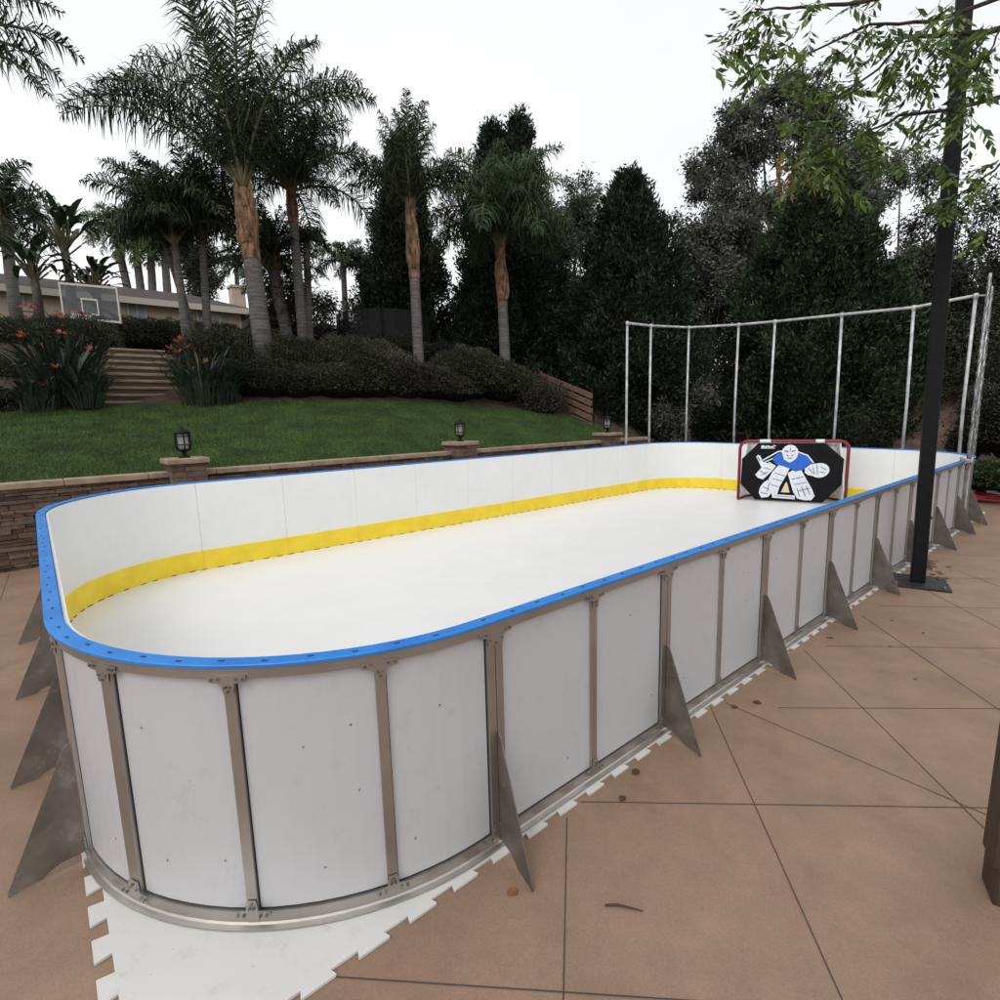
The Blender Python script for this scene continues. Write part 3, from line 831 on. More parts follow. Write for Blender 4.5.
def lantern(c, label):
    n0 = len(bpy.data.objects)
    t = thing('pillar_lantern', label, 'lantern', c, 'lanterns on the wall pillars')
    mb = MB(); mb.lathe(c, [(0.085, 0), (0.085, 0.02), (0.035, 0.035), (0.03, 0.09), (0.06, 0.10), (0.10, 0.12), (0.105, 0.14)], 16); mb.build('lantern_base', MT['black'], t, True)
    mb = MB(); mb.lathe(c, [(0.075, 0.141), (0.085, 0.2), (0.085, 0.36), (0.08, 0.385)], 16); mb.build('glass', MT['lampglass'], t, True)
    mb = MB()
    for k in range(6):
        th = PI / 6 + k * PI / 3; p = lambda r, z_: c + V((r * math.cos(th), r * math.sin(th), z_))
        mb.tube([p(0.10, 0.13), p(0.112, 0.2), p(0.112, 0.36), p(0.10, 0.40)], 0.010, 6)
    for z_ in (0.21, 0.345):
        mb.tube([c + V((0.112 * math.cos(a), 0.112 * math.sin(a), z_)) for a in [2 * PI * k / 16 for k in range(17)]], 0.008, 6)
    mb.build('cage', MT['black'], t)
    mb = MB(); mb.lathe(c, [(0.125, 0.386), (0.13, 0.40), (0.11, 0.425), (0.07, 0.45), (0.03, 0.465), (0.02, 0.49), (0.006, 0.51)], 16); mb.build('lantern_roof', MT['black'], t, True)


PIL = [(0.40, 1.42, 'brown stone pillar with tan cap nearest the garden steps', 'black caged lantern on the pillar below the garden steps'),
       (5.93, 1.42, 'brown stone pillar with tan cap below the round shrub mound', 'black caged lantern on the pillar in front of the shrub mound'),
       (11.2, 1.42, 'brown stone pillar with tan cap at the right end of the lawn wall', 'black caged lantern on the pillar near the timber terrace boards'),
       (19.4, 1.14, 'far brown stone pillar behind the rink under the dark conifer', 'small dark caged lantern behind the rink above the goal')]
for x, zt, l1, l2 in PIL:
    p = thing('stone_pillar', l1, 'pillar', (x, 8.3, 0), 'pillars along the stone wall')
    mb = MB(); z = -0.05
    while z < zt - 0.10:
        h = min(random.uniform(0.06, 0.1), zt - 0.088 - z); e_ = random.uniform(0, 0.02)
        cut = random.uniform(-0.1, 0.1); lo, hi = (-0.24 - e_, -0.30 - e_), (0.24 + e_, 0.27)
        mb.abox((x + lo[0], 8.3 + lo[1], z + 0.003), (x + cut - 0.003, 8.3 + hi[1], z + h - 0.003)); mb.abox((x + cut + 0.003, 8.3 + lo[1] - 0.008, z + 0.003), (x + hi[0], 8.3 + hi[1], z + h - 0.003)); z += h
    mb.build('pillar_body', MT['stone'], p)
    mb = MB(); mb.abox((x - 0.30, 8.3 - 0.35, zt - 0.085), (x + 0.30, 8.3 + 0.30, zt)); mb.build('pillar_cap', MT['cap'], p, bevel=0.015)
    lantern(V((x, 8.27, zt)), l2)

# ------------------------------------------------------------------ net frame behind the rink
nf = thing('net_frame', 'tall grey-white metal tube frame standing around the far end of the rink', 'net frame', (12.2, 3.2, 0))
NP = [(9.77, 6.55, 4.10), (10.75, 6.55, 4.12), (12.25, 6.38, 4.18), (12.25, 5.02, 4.06), (12.25, 4.14, 4.01), (12.25, 2.73, 3.95), (12.25, 1.45, 3.89), (12.25, 0.51, 3.95)]
for x, y, zt in NP:
    mb = MB(); mb.tube([(x, y, GZ), (x + random.uniform(-.02, .02), y + random.uniform(-.02, .02), zt * 0.5), (x, y, zt)], 0.029, 8); mb.build('frame_tube', MT['galv'], nf, True)
    mb = MB(); mb.tube([(x, y, zt - 0.06), (x, y, zt + 0.04)], 0.04, 8); mb.build('pipe_fitting', MT['galv'], nf, True)
mb = MB(); mb.tube([V(q) for q in NP], 0.029, 8); mb.build('top_tube', MT['galv'], nf, True)
for (x, y, zt, lean) in ((9.40, -0.055, 3.85, 0.24), (11.22, 0.16, 3.92, 0.12)):
    mb = MB(); mb.tube([(x, y, 0.30), (x + lean, y, zt)], 0.02, 8); mb.build('frame_tube', MT['galv'], nf, True)
    mb = MB()
    for j in range(5):
        pts = []; ph = j * 1.3
        for k in range(60):
            z_ = 0.95 + k / 59 * (zt - 1.0); aa = ph + z_ * 2.1 + random.uniform(-.5, .5); r_n = 0.022 + random.uniform(-.005, .008)
            pts.append((x + lean * (z_ - 0.3) / (zt - 0.3) + r_n * math.cos(aa), y + r_n * math.sin(aa), z_))
        mb.tube(pts, [0.004 + 0.004 * random.random() for _ in pts], 4)
    mb.build('gathered_netting', MT['netgrey'], nf)
mb = MB(); mb.tube([(12.25, 0.51, 3.95), (11.8, 0.3, 3.86), (11.34, 0.16, 3.92), (10.5, 0.05, 3.74), (9.64, -0.055, 3.85)], 0.015, 6); mb.build('tie_rope', MT['galv'], nf)
mb = MB()
for k in range(4): 
    c = V((9.45, -0.03, 1.06 + 0.02 * k)); mb.tube([c + V((0.09 * math.cos(a), 0.07 * math.sin(a), 0.02 * math.sin(a * 2 + k))) for a in [2 * PI * j / 12 for j in range(13)]], 0.012, 5)
mb.build('rope_lashing', MT['galv'], nf)

# ------------------------------------------------------------------ black pole and wooden post
pb = V((5.89, -0.27, GZ))
lp = thing('black_post', 'tall black square steel pole on a square base plate beside the rink boards', 'pole', pb)
ax = V((math.cos(0.30), math.sin(0.30), 0)); ay = V((-ax.y, ax.x, 0))
mb = MB(); mb.box(pb + V((0, 0, 0.022 + 3.3)) - R2 * 0.04, ax * 0.066, ay * 0.066, V((0, 0, 3.3)) - R2 * 0.04); mb.build('pole_shaft', MT['black'], lp, bevel=0.012)
mb = MB(); mb.box(pb + V((0, 0, 0.75)), ax * 0.070, ay * 0.070, (0, 0, 0.012)); mb.build('sleeve_seam', MT['blackplate'], lp)
mb = MB(); mb.box(pb + V((0, 0, 0.011)), ax * 0.27, ay * 0.27, (0, 0, 0.0105)); bpn = mb.build('base_plate', MT['blackplate'], lp, bevel=0.004)
for sx in (-1, 1):
    for sy in (-1, 1):
        c = pb + ax * 0.21 * sx + ay * 0.21 * sy + V((0, 0, 0.021)); mb = MB(); mb.tube([c, c + V((0, 0, 0.025))], 0.02, 6); mb.build('anchor_bolt', MT['bolt'], bpn)

wp0 = gnd(985, 905, GZ)
wp = thing('pergola_post', 'dark brown wooden post cut off by the right edge of the photo', 'post', wp0)
ax = V((0.93, 0.37, 0)).normalized(); ax = (RT - V((0, 0, RT.z))).normalized(); ay = V((-ax.y, ax.x, 0))
ca = math.cos(0.5); sa = math.sin(0.5); ax, ay = ax * ca - ay * sa, ay * ca + ax * sa
c = wp0 + ax * 0.075 + ay * 0.075 + R2 * 0.028
mb = MB(); mb.box(c + V((0, 0, 1.36)), ax * 0.071, ay * 0.071, V((0, 0, 1.2)) + R2 * 0.02); mb.build('post_shaft', MT['darkwood'], wp, bevel=0.006)
mb = MB(); mb.box(c + V((0, 0, 0.08)), ax * 0.075, ay * 0.075, (0, 0, 0.08)); mb.build('post_foot', MT['darkwood'], wp, bevel=0.006)
mb = MB(); mb.box(c - ay * 0.079 - ax * 0.012 + V((0, 0, 0.07)), ax * 0.006, ay * 0.006, (0, 0, 0.07)); mb.build('foot_bracket', MT['black'], wp)

# ------------------------------------------------------------------ red hose, ground litter
hp = gnd(974, 500)
mb = MB(); pts = []
for k in range(140):
    a = k * 0.33; r = 0.20 + 0.07 * math.sin(k * 0.45) + 0.05 * math.cos(k * 0.17)
    pts.append(hp + V((r * 1.0 * math.cos(a), r * 1.7 * math.sin(a), 0.02 + 0.0007 * k + 0.02 * abs(math.sin(k * 0.7)))))
mb.tube(pts, 0.022, 6)
tag(mb.build('garden_hose', MT['hose'], None, True), 'red garden hose coiled on the paving beside the far rink corner', 'hose')
blp = gnd(981, 492)
bl = thing('path_light', 'short black path light in the planting beyond the red hose', 'path light', blp)
mb = MB(); mb.lathe(blp, [(0.09, -0.03), (0.09, 0.42), (0.06, 0.44)], 12); mb.build('light_body', MT['black'], bl, True)
mb = MB(); mb.lathe(blp, [(0.05, 0.44), (0.05, 0.52)], 12); mb.build('light_lens', MT['lampglass'], bl, True)
mb = MB(); mb.lathe(blp, [(0.11, 0.52), (0.10, 0.55), (0.03, 0.58)], 12); mb.build('light_hood', MT['black'], bl, True)


def litter_leaf(x, y, sz, label, m_=None, ang=None):
    p = gnd(x, y, GZ + 0.004); a = random.random() * 6.28 if ang is None else ang
    d = V((math.cos(a), math.sin(a), 0)); n = V((-d.y, d.x, 0)); mb = MB()
    pr = [(0, 0), (0.25, 0.32), (0.6, 0.36), (0.85, 0.18), (1, 0)]
    for i in range(4):
        t0, w0 = pr[i]; t1, w1 = pr[i + 1]
        A = [p + d * sz * t + n * sz * w_ * sg + V((0, 0, sz * (0.10 * w_ + 0.08 * math.sin(t * 3)))) for (t, w_, sg) in ((t0, w0, -1), (t1, w1, -1), (t1, 0, 1), (t0, 0, 1))]
        B = [p + d * sz * t + n * sz * w_ * sg + V((0, 0, sz * (0.10 * w_ + 0.08 * math.sin(t * 3)))) for (t, w_, sg) in ((t0, 0, 1), (t1, 0, 1), (t1, w1, 1), (t0, w0, 1))]
        mb.add(A, [(0, 1, 2, 3)]); mb.add(B, [(0, 1, 2, 3)])
    tag(mb.build('fallen_leaf', m_ or MT['fallen']), label, 'leaf', 'leaves fallen on the patio')


litter_leaf(519, 890, 0.055, 'orange-brown leaf lying by the tip of the nearest support brace', MT['deadleaf'])
litter_leaf(634, 775, 0.06, 'dark dry leaf on the paving below the second brace from the corner', MT['twig'], 0.3)
litter_leaf(620, 801, 0.05, 'dark dry leaf on the joint line under the second rink panel pair', MT['twig'], 0.1)
litter_leaf(664, 707, 0.05, 'small brown leaf on the paving just past the second brace', MT['twig'])
litter_leaf(737, 706, 0.05, 'small dark leaf at the start of the diagonal paving joint', MT['twig'])
litter_leaf(762, 703, 0.06, 'curled brown leaf next to the third support brace', MT['twig'], 2.2)
litter_leaf(826, 637, 0.06, 'pale dry leaf by the foot of the fourth support brace')
for k in range(16):
    litter_leaf(random.uniform(926, 946), random.uniform(560, 580), random.uniform(0.06, 0.1), 'dry brown leaf in the heap around the black pole foot')
for x, y in ((893, 620), (922, 633), (888, 646), (917, 679), (951, 571)):
    litter_leaf(x, y, random.uniform(0.02, 0.032), 'tiny dark leaf scattered on the paving right of the rink', MT['twig'])
mb = MB(); a = gnd(605, 905, GZ + 0.006); c = gnd(643, 911, GZ + 0.006)
mb.tube([a, a.lerp(c, 0.4) + V((0, 0.012, 0.003)), a.lerp(c, 0.7) + V((0, 0.004, 0.003)), c], [0.004, 0.005, 0.004, 0.002], 6)
tag(mb.build('fallen_twig', MT['twig']), 'thin brown twig lying alone on the near paving slab', 'twig')

# ------------------------------------------------------------------ steps, timber boards, hoop, house
st = thing('garden_steps', 'tan timber garden steps climbing the planted bank', 'steps', (0.85, 15, 2.4))
NS = 9
for k in range(NS):
    f0 = k / NS; z0 = 2.40 + 1.74 * f0; y0_ = 14.75 + 2.55 * f0
    xa = -0.02 + 0.48 * f0; xb = 1.70 + 0.10 * f0
    hr = 1.74 / NS
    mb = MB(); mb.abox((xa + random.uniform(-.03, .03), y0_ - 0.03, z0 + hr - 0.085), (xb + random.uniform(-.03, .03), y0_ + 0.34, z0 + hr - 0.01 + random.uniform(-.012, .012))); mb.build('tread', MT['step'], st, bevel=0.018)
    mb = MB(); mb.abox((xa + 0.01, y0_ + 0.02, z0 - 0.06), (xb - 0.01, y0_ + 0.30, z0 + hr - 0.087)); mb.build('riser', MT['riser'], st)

tw = thing('timber_boards', 'weathered brown timber boards retaining the bank under the big conifer', 'retaining boards', at(572, 400, 19))
A, B = at(534, 372, 20.0), at(592, 396, 17.6)
for k in range(5):
    dz = V((0, 0, -0.24 * k)); e0, e1 = A + dz + V((0, 0, 0.0)), B + dz
    mb = MB(); dv = (e1 - e0); nn = V((dv.y, -dv.x, 0)).normalized(); up = V((0, 0, 1))
    nn = nn if nn.dot(CAM - e0) > 0 else -nn
    mb.box((e0 + e1) / 2 + nn * 0.02 * (k % 2), dv / 2, nn * 0.03, up * 0.082); mb.build('board', MT['plank'], tw)
mb = MB()
for t in (0.04, 0.45, 0.9): q = A.lerp(B, t) - nn * 0.08; mb.box(q - V((0, 0, 0.75)), (0.06, 0, 0), (0, 0.06, 0), (0, 0, 0.72))
mb.build('stake', MT['darkwood'], tw)

hb = thing('basketball_hoop', 'clear basketball backboard with white border above the hedge by the house', 'basketball hoop', at(90, 330, 16))
c00, c10, c11, c01 = at(60, 287, 16.0), at(117, 292, 15.6), at(119, 318, 15.6), at(66, 314, 16.0)
ex = (c10 - c00).normalized(); ez = V((0, 0, 1)); en = ez.cross(ex).normalized(); en = en if en.dot(CAM - c00) > 0 else -en
WB, HBD = (c10 - c00).length, 0.95
cc = (c00 + c10 + c11 + c01) / 4
q = lambda x, z_, d=0: cc + ex * x + ez * z_ + en * d
mb = MB(); mb.box(q(0, 0), ex * WB / 2, en * 0.012, ez * HBD / 2); mb.build('backboard', MT['acrylic'], hb)
mb = MB()
for (x, z_, hx, hz) in ((0, HBD / 2, WB / 2 + 0.03, 0.03), (0, -HBD / 2, WB / 2 + 0.03, 0.03), (-WB / 2, 0, 0.03, HBD / 2 - 0.031), (WB / 2, 0, 0.03, HBD / 2 - 0.031), (0, 0.09, 0.30, 0.022), (0, -0.33, 0.30, 0.022), (-0.28, -0.12, 0.022, 0.187), (0.28, -0.12, 0.022, 0.187)):
    mb.box(q(x, z_, 0.01), ex * hx, en * 0.014, ez * hz)
mb.build('white_border', MT['trim'], hb)
mb = MB(); rc = q(0, -0.34, 0.32); mb.tube([rc + (ex * math.cos(a) + en * math.sin(a)) * 0.23 for a in [2 * PI * k / 20 for k in range(21)]], 0.018, 6); mb.build('rim', MT['hose'], hb)
mb = MB()
for k in range(10):
    a = 2 * PI * k / 10; d0 = ex * math.cos(a) + en * math.sin(a); a2 = a + 0.5; d1 = ex * math.cos(a2) + en * math.sin(a2)
    mb.tube([rc + d0 * 0.23, rc + d1 * 0.14 - ez * 0.4], 0.006, 4); mb.tube([rc + d1 * 0.23, rc + d0 * 0.14 - ez * 0.4], 0.006, 4)
mb.build('hoop_net', MT['net'], hb)
mb = MB(); mb.tube([q(0.1, -2.6, -0.8), q(0.1, -0.3, -0.8), q(0.0, 0.0, -0.05)], 0.06, 8); mb.build('hoop_pole', MT['black'], hb)

HV = 28.9
house = thing('ranch_house', 'low beige stucco house with brown shingle roof behind the palms', 'house', (0, 30, 5))
hx = lambda x, y: onplane(x, y, (0, 1, 0), HV)
mb = MB(); mb.abox((-14, HV, 4.6), (7.4, HV + 9, 7.7)); mb.build('wall', MT['stucco'], house)
mb = MB(); ez_, rz_ = 7.72, 9.15
mb.add([(-15, HV - 0.45, ez_), (8.2, HV - 0.45, ez_), (8.2, HV + 9.8, ez_), (-15, HV + 9.8, ez_), (-13, HV + 4.5, rz_), (6.0, HV + 4.5, rz_),
        (-15, HV - 0.45, ez_ - 0.1), (8.2, HV - 0.45, ez_ - 0.1), (8.2, HV + 9.8, ez_ - 0.1), (-15, HV + 9.8, ez_ - 0.1)],
       [(0, 1, 5, 4), (1, 2, 5), (2, 3, 4, 5), (3, 0, 4), (1, 0, 6, 7), (2, 1, 7, 8), (3, 2, 8, 9), (0, 3, 9, 6), (6, 9, 8, 7)])
rf = mb.build('roof', MT['roof'], house)
mb = MB(); mb.abox((-15.02, HV - 0.51, ez_ - 0.26), (8.22, HV - 0.455, ez_ + 0.02)); mb.build('fascia', MT['trim'], house)
mb = MB(); cx_ = onplane(237, 292, (0, 1, 0), HV + 3.5).x; mb.abox((cx_ - 0.35, HV + 3.2, 8.0), (cx_ + 0.35, HV + 3.9, 9.55)); mb.abox((cx_ - 0.42, HV + 3.13, 9.55), (cx_ + 0.42, HV + 3.97, 9.68)); mb.build('chimney', MT['stucco'], rf)
for (xa, xb, ya, yb, mul) in ((7, 40, 294, 312, 2), (126, 148, 301, 324, 2), (196, 222, 311, 333, 3), (75, 98, 296, 318, 2)):
    a, c = hx(xa, ya), hx(xb, yb); zt_, zb_ = a.z, c.z
    f = MB(); y_ = HV - 0.04
    for lo, hi in (((a.x, zt_ - 0.07), (c.x, zt_)), ((a.x, zb_), (c.x, zb_ + 0.07)), ((a.x, zb_ + 0.071), (a.x + 0.07, zt_ - 0.071)), ((c.x - 0.07, zb_ + 0.071), (c.x, zt_ - 0.071))):
        f.abox((lo[0], y_ - 0.03, lo[1]), (hi[0], HV - 0.002, hi[1]))
    for k in range(1, mul): xm = a.x + (c.x - a.x) * k / mul; f.abox((xm - 0.03, y_ - 0.03, zb_ + 0.071), (xm + 0.03, HV - 0.002, zt_ - 0.071))
    wf = f.build('window', MT['trim'], house)
    g = MB(); g.abox((a.x + 0.071, HV - 0.03, zb_ + 0.072), (c.x - 0.071, HV - 0.004, zt_ - 0.072)); g.build('pane', MT['glass'], wf)
wing = thing('ochre_outbuilding', 'small ochre building with flat brown roof behind the dark round tree', 'building', (11, 33, 5))
a = onplane(262, 318, (0, 1, 0), 32); c = onplane(352, 330, (0, 1, 0), 32)
mb = MB(); mb.abox((a.x, 32, 4.4), (c.x, 37, a.z - 0.35)); mb.build('wall', MT['yellowstucco'], wing)
mb = MB(); zr = a.z - 0.35
mb.add([(a.x - 0.5, 31.4, zr), (c.x + 0.5, 31.4, zr), (c.x + 0.5, 37.6, zr), (a.x - 0.5, 37.6, zr), (a.x - 0.5, 34.5, zr + 0.8), (c.x + 0.5, 34.5, zr + 0.8)], [(0, 1, 5, 4), (2, 3, 4, 5), (1, 2, 5), (3, 0, 4), (0, 3, 2, 1)])
mb.build('roof', MT['roof'], wing)

tr = thing('trampoline', 'dark netted trampoline enclosure behind the hedge left of the slim palm', 'trampoline', at(385, 345, 21))
c = at(385, 352, 21.0); mb = MB(); Rt = 1.75
o_ = []
for k in range(24):
    a = 2 * PI * k / 24; o_.append(V((Rt * math.cos(a), Rt * math.sin(a), 0)))
mb.add([c + q_ + V((0, 0, 0.1)) for q_ in o_] + [c + q_ + V((0, 0, 1.3)) for q_ in o_], [(k, (k + 1) % 24, 24 + (k + 1) % 24, 24 + k) for k in range(24)])
mb.build('safety_net', MT['darknet'], tr)
for k in range(0, 24, 4):
    mb = MB(); mb.tube([c + o_[k] * 1.02 + V((0, 0, -1.0)), c + o_[k] * 1.02 + V((0, 0, 1.38))], 0.03, 6); mb.build('pole', MT['black'], tr)
mb = MB(); mb.tube([c + q_ for q_ in o_] + [c + o_[0]], 0.05, 6); mb.build('ring', MT['black'], tr)

# ------------------------------------------------------------------ palms


def make_palm(label, base, top, r0, r1, fronds, flen=3.2, leaf=0.62, boot=0.35, m_leaf='palm', cat='palm tree', group='palms on the bank', n_leaf=62, lw=0.034, droop=1.0, bootr=1.25, bend=0.0, plume=0.55):
    t = thing('palm_tree', label, cat, base, group)
    base, top = V(base), V(top); ax = top - base
    N = 14; pts, rad = [], []
    for i in range(N + 1):
        f = i / N * (1 - boot)
        pts.append(base + ax * f + RT * bend * math.sin(f * PI) - V((0, 0, 2.0 if i == 0 else 0))); rad.append((r0 + (r1 - r0) * f) * (1 + 0.03 * random.uniform(-1, 1)) * (1.15 if i == 0 else 1))
    mb = MB(); mb.tube(pts, rad, 14); mb.build('trunk', MT['ring'], t, True)
    if boot:
        mb = MB(); pts, rad = [], []
        for i in range(9):
            f = 1 - boot + boot * i / 8; pts.append(base + ax * f + RT * bend * math.sin(f * PI)); k = i / 8
            rad.append(r1 * (bootr * (0.82 + 0.35 * math.sin(min(1, k * 1.6) * PI * 0.6)) * (1 - 0.45 * k)) * (1 + 0.06 * random.uniform(-1, 1)))
        mb.tube(pts, rad, 12)
        for i in range(34):   # old leaf-base stubs
            f = 1 - boot * random.uniform(0.03, 0.95); a = random.random() * 2 * PI
            o = base + ax * f + RT * bend * math.sin(f * PI); dr = V((math.cos(a), math.sin(a), 0)); k = (f - 1 + boot) / boot
            rr = r1 * bootr * (1.0 - 0.42 * k)
            mb.tube([o + dr * rr * 0.7, o + dr * rr * 1.0 + V((0, 0, 0.16)), o + dr * rr * 1.12 + V((0, 0, 0.40 + 0.2 * random.random()))], [0.10 * bootr * r1 / 0.2, 0.07 * bootr * r1 / 0.2, 0.015], 5)
        mb.build('leaf_boots', MT['boot'], t)
    V4, rach = [], MB()
    for (dr, el, ln, dp) in fronds:
        dr = V((dr.x, dr.y, 0)).normalized()
        n = 16; p = top.copy(); pts = [p.copy()]; tang = []
        L_ = flen * ln; e = el
        for i in range(n):
            f = (i + 0.5) / n
            ee = e - dp * droop * (f ** 1.5) * 1.9
            ee = max(ee, -1.45)
            tv = dr * math.cos(ee) + V((0, 0, math.sin(ee))); tang.append(tv); p = p + tv * L_ / n; pts.append(p.copy())
        tang.append(tang[-1])
        rach.tube(pts, [0.045 * (1 - i / n) ** 0.8 + 0.006 for i in range(n + 1)], 5, False)
        m_ = int(n_leaf * ln ** 0.5); ff = np.linspace(0.13, 1.0, m_); ff = np.repeat(ff, 2) + rng.normal(0, 0.004, 2 * m_)
        ff = np.clip(ff, 0.1, 1); idx = ff * n; i0_ = np.clip(idx.astype(int), 0, n - 1); fr_ = (idx - i0_)[:, None]
        PA = np.array([tuple(q) for q in pts]); TA = np.array([tuple(q) for q in tang])
        pb_ = PA[i0_] * (1 - fr_) + PA[i0_ + 1] * fr_; tg = TA[i0_]
        sgn = np.tile([1, -1], m_)[:, None]
        side = nrm(np.cross(tg, np.array([0, 0, 1.0]) + 0.001)); upv = nrm(np.cross(side, tg))
        M2 = 2 * m_
        ang = rng.normal(0.15, plume, (M2, 1))
        d1 = nrm(side * sgn * np.cos(ang) + upv * np.sin(ang) + tg * rng.uniform(0.35, 0.75, (M2, 1)))
        sh = np.sin(np.clip(ff, 0, 1) * PI * 0.86 + 0.22); LL = (leaf * np.clip(sh, 0.25, 1) * rng.uniform(0.8, 1.15, M2))[:, None]
        mid = pb_ + d1 * LL * 0.55
        d2 = nrm(d1 * 0.55 + np.array([0, 0, -0.95 * droop]) * rng.uniform(0.5, 1.2, (M2, 1)))
        tip = mid + d2 * LL * 0.5
        wv = nrm(np.cross(d1, upv + rng.normal(0, 0.4, (M2, 3)))) * lw / 2
        V4.append(np.stack([pb_ - wv * 0.6, pb_ + wv * 0.6, mid + wv, mid - wv], 1)); V4.append(np.stack([mid - wv, mid + wv, tip + wv * 0.15, tip - wv * 0.15], 1))
    rach.build('frond_stalks', MT['rachis'], t)
    np_mesh('crown', np.concatenate(V4), 4, MT[m_leaf], t)
    return t


def dirv(a):   # azimuth: 0 = right in the photo, 90 = away from the camera
    a = math.radians(a); return R2 * math.cos(a) + F2 * math.sin(a)


def crown(n, e0=1.35, e1=-0.2, l0=0.75, l1=1.05, dp0=0.55, dp1=1.0, seed=1, a0=0):
    rr = random.Random(seed); res = []
    for i in range(n):
        f = i / max(1, n - 1); res.append((dirv(a0 + i * 137.5 + rr.uniform(-12, 12)), e0 + (e1 - e0) * f + rr.uniform(-.12, .12), l0 + (l1 - l0) * f + rr.uniform(-.1, .1), dp0 + (dp1 - dp0) * f + rr.uniform(-.1, .1)))
    return res


D = dirv
make_palm('tallest queen palm with orange-brown boots and long arching fronds, right of the steps', at(262, 338, 15), at(243, 190, 15), 0.25, 0.20,
          [(D(178), 1.02, 1.10, 0.76), (D(172), 1.12, 1.04, 0.72), (D(184), 0.92, 0.98, 0.70), (D(182), 1.22, 0.94, 0.78), (D(4), 1.2, 0.92, 0.86), (D(-3), 1.1, 0.88, 0.8), (D(12), 1.32, 0.92, 0.78), 
           (D(165), 1.44, 1.02, 0.74), (D(172), 1.38, 0.98, 0.86), (D(60), 1.5, 1.08, 0.22), (D(-120), 1.5, 1.04, 0.24), (D(150), 1.50, 0.95, 0.34), (D(30), 1.46, 0.96, 0.5), (D(-60), 1.36, 0.9, 0.42), (D(90), 1.3, 0.9, 0.5), (D(-90), 1.3, 0.85, 0.5),
           (D(40), 1.1, 0.8, 0.62), (D(-35), 1.1, 0.8, 0.62)],
          flen=5.4, leaf=1.0, boot=0.48, bootr=1.35, n_leaf=125, lw=0.036, plume=0.7)
make_palm('dark queen palm with hanging fronds directly behind the tallest palm', at(303, 338, 17.5), at(291, 192, 17.5), 0.16, 0.13, crown(20, 1.45, 0.45, 0.85, 0.9, 0.65, 1.05, 3), flen=3.6, leaf=0.85, boot=0.22, n_leaf=100, lw=0.034, group='palms on the bank', plume=0.7)
make_palm('second dark slender palm close behind, its shaggy top below the fronds', at(310, 338, 18.5), at(306, 238, 18.5), 0.12, 0.11, crown(10, 0.8, 0.1, 0.7, 0.9, 0.8, 1.0, 4), flen=1.1, leaf=0.4, boot=0.0, n_leaf=50)
make_palm('slim palm with a tall upright spear of fronds and a fan drooping each side', at(420, 386, 17), at(411, 208, 17), 0.175, 0.135,
          [(D(40), 1.5, 1.05, 0.12), (D(140), 1.5, 1.0, 0.16), (D(-30), 1.47, 0.95, 0.2), (D(200), 1.45, 0.9, 0.24), (D(95), 1.48, 1.0, 0.15), (D(-80), 1.48, 1.0, 0.16), (D(10), 1.44, 0.85, 0.26), (D(170), 1.42, 0.82, 0.3), (D(183), 1.12, 0.86, 0.92), (D(176), 1.25, 0.8, 0.85), (D(190), 0.95, 0.7, 0.95), (D(0), 1.2, 0.72, 0.95), (D(-8), 1.3, 0.66, 0.9), (D(6), 1.0, 0.6, 0.95), (D(-90), 1.3, 0.7, 0.45), (D(90), 1.25, 0.75, 0.5)],
          flen=3.1, leaf=0.68, boot=0.40, bootr=1.45, n_leaf=110, lw=0.032, plume=0.75)
make_palm('green palm with a full drooping mop of fronds in front of the twin-topped conifer', at(506, 380, 18.6), at(500, 248, 18.6), 0.19, 0.145, crown(32, 1.52, 0.95, 0.95, 0.85, 0.7, 1.35, 6), flen=3.9, leaf=0.9, boot=0.42, bootr=1.4, n_leaf=105, m_leaf='palmgreen', lw=0.034, plume=0.7)
make_palm('grey-trunked palm with a dense dark crown, left of a close pair', at(186, 330, 15.8), at(175, 246, 15.8), 0.125, 0.10, crown(26, 1.52, 0.95, 1.0, 0.8, 0.6, 1.2, 7), flen=2.7, leaf=0.75, boot=0.0, n_leaf=90, lw=0.034)
make_palm('grey-trunked palm with a dense dark crown, right of a close pair', at(208, 334, 16.3), at(202, 240, 16.3), 0.12, 0.10, crown(24, 1.52, 0.95, 1.0, 0.8, 0.6, 1.2, 8), flen=2.7, leaf=0.72, boot=0.0, n_leaf=90, lw=0.034)
make_palm('leaning bare palm trunk under the paired crowns near the steps', at(193, 330, 16.0), at(164, 240, 16.3), 0.10, 0.085, crown(8, 1.4, 0.6, 0.7, 0.85, 0.8, 1.0, 9), flen=1.8, leaf=0.6, boot=0.0, n_leaf=70, lw=0.034)
make_palm('small distant palm with a feathery crown left of the slim palm', at(347, 345, 25), at(343, 262, 25), 0.15, 0.12, crown(14, 1.35, 0.1, 0.75, 1.0, 0.8, 1.0, 10), flen=1.8, leaf=0.5, boot=0.0, n_leaf=50, m_leaf='palm', lw=0.04)
make_palm('small distant palm with a ragged crown touching the dark conifer', at(366, 345, 26), at(362, 268, 26), 0.14, 0.12, crown(13, 1.35, 0.1, 0.75, 1.0, 0.8, 1.0, 11), flen=1.7, leaf=0.5, boot=0.0, n_leaf=50, m_leaf='palm', lw=0.04)
make_palm('palm at the left edge of the photo with a drooping dark crown above the house', at(14, 300, 21), at(2, 205, 21), 0.20, 0.17, crown(20, 1.3, -0.4, 0.8, 0.95, 0.7, 1.0, 12), flen=2.5, leaf=0.75, boot=0.35, n_leaf=54, lw=0.05)
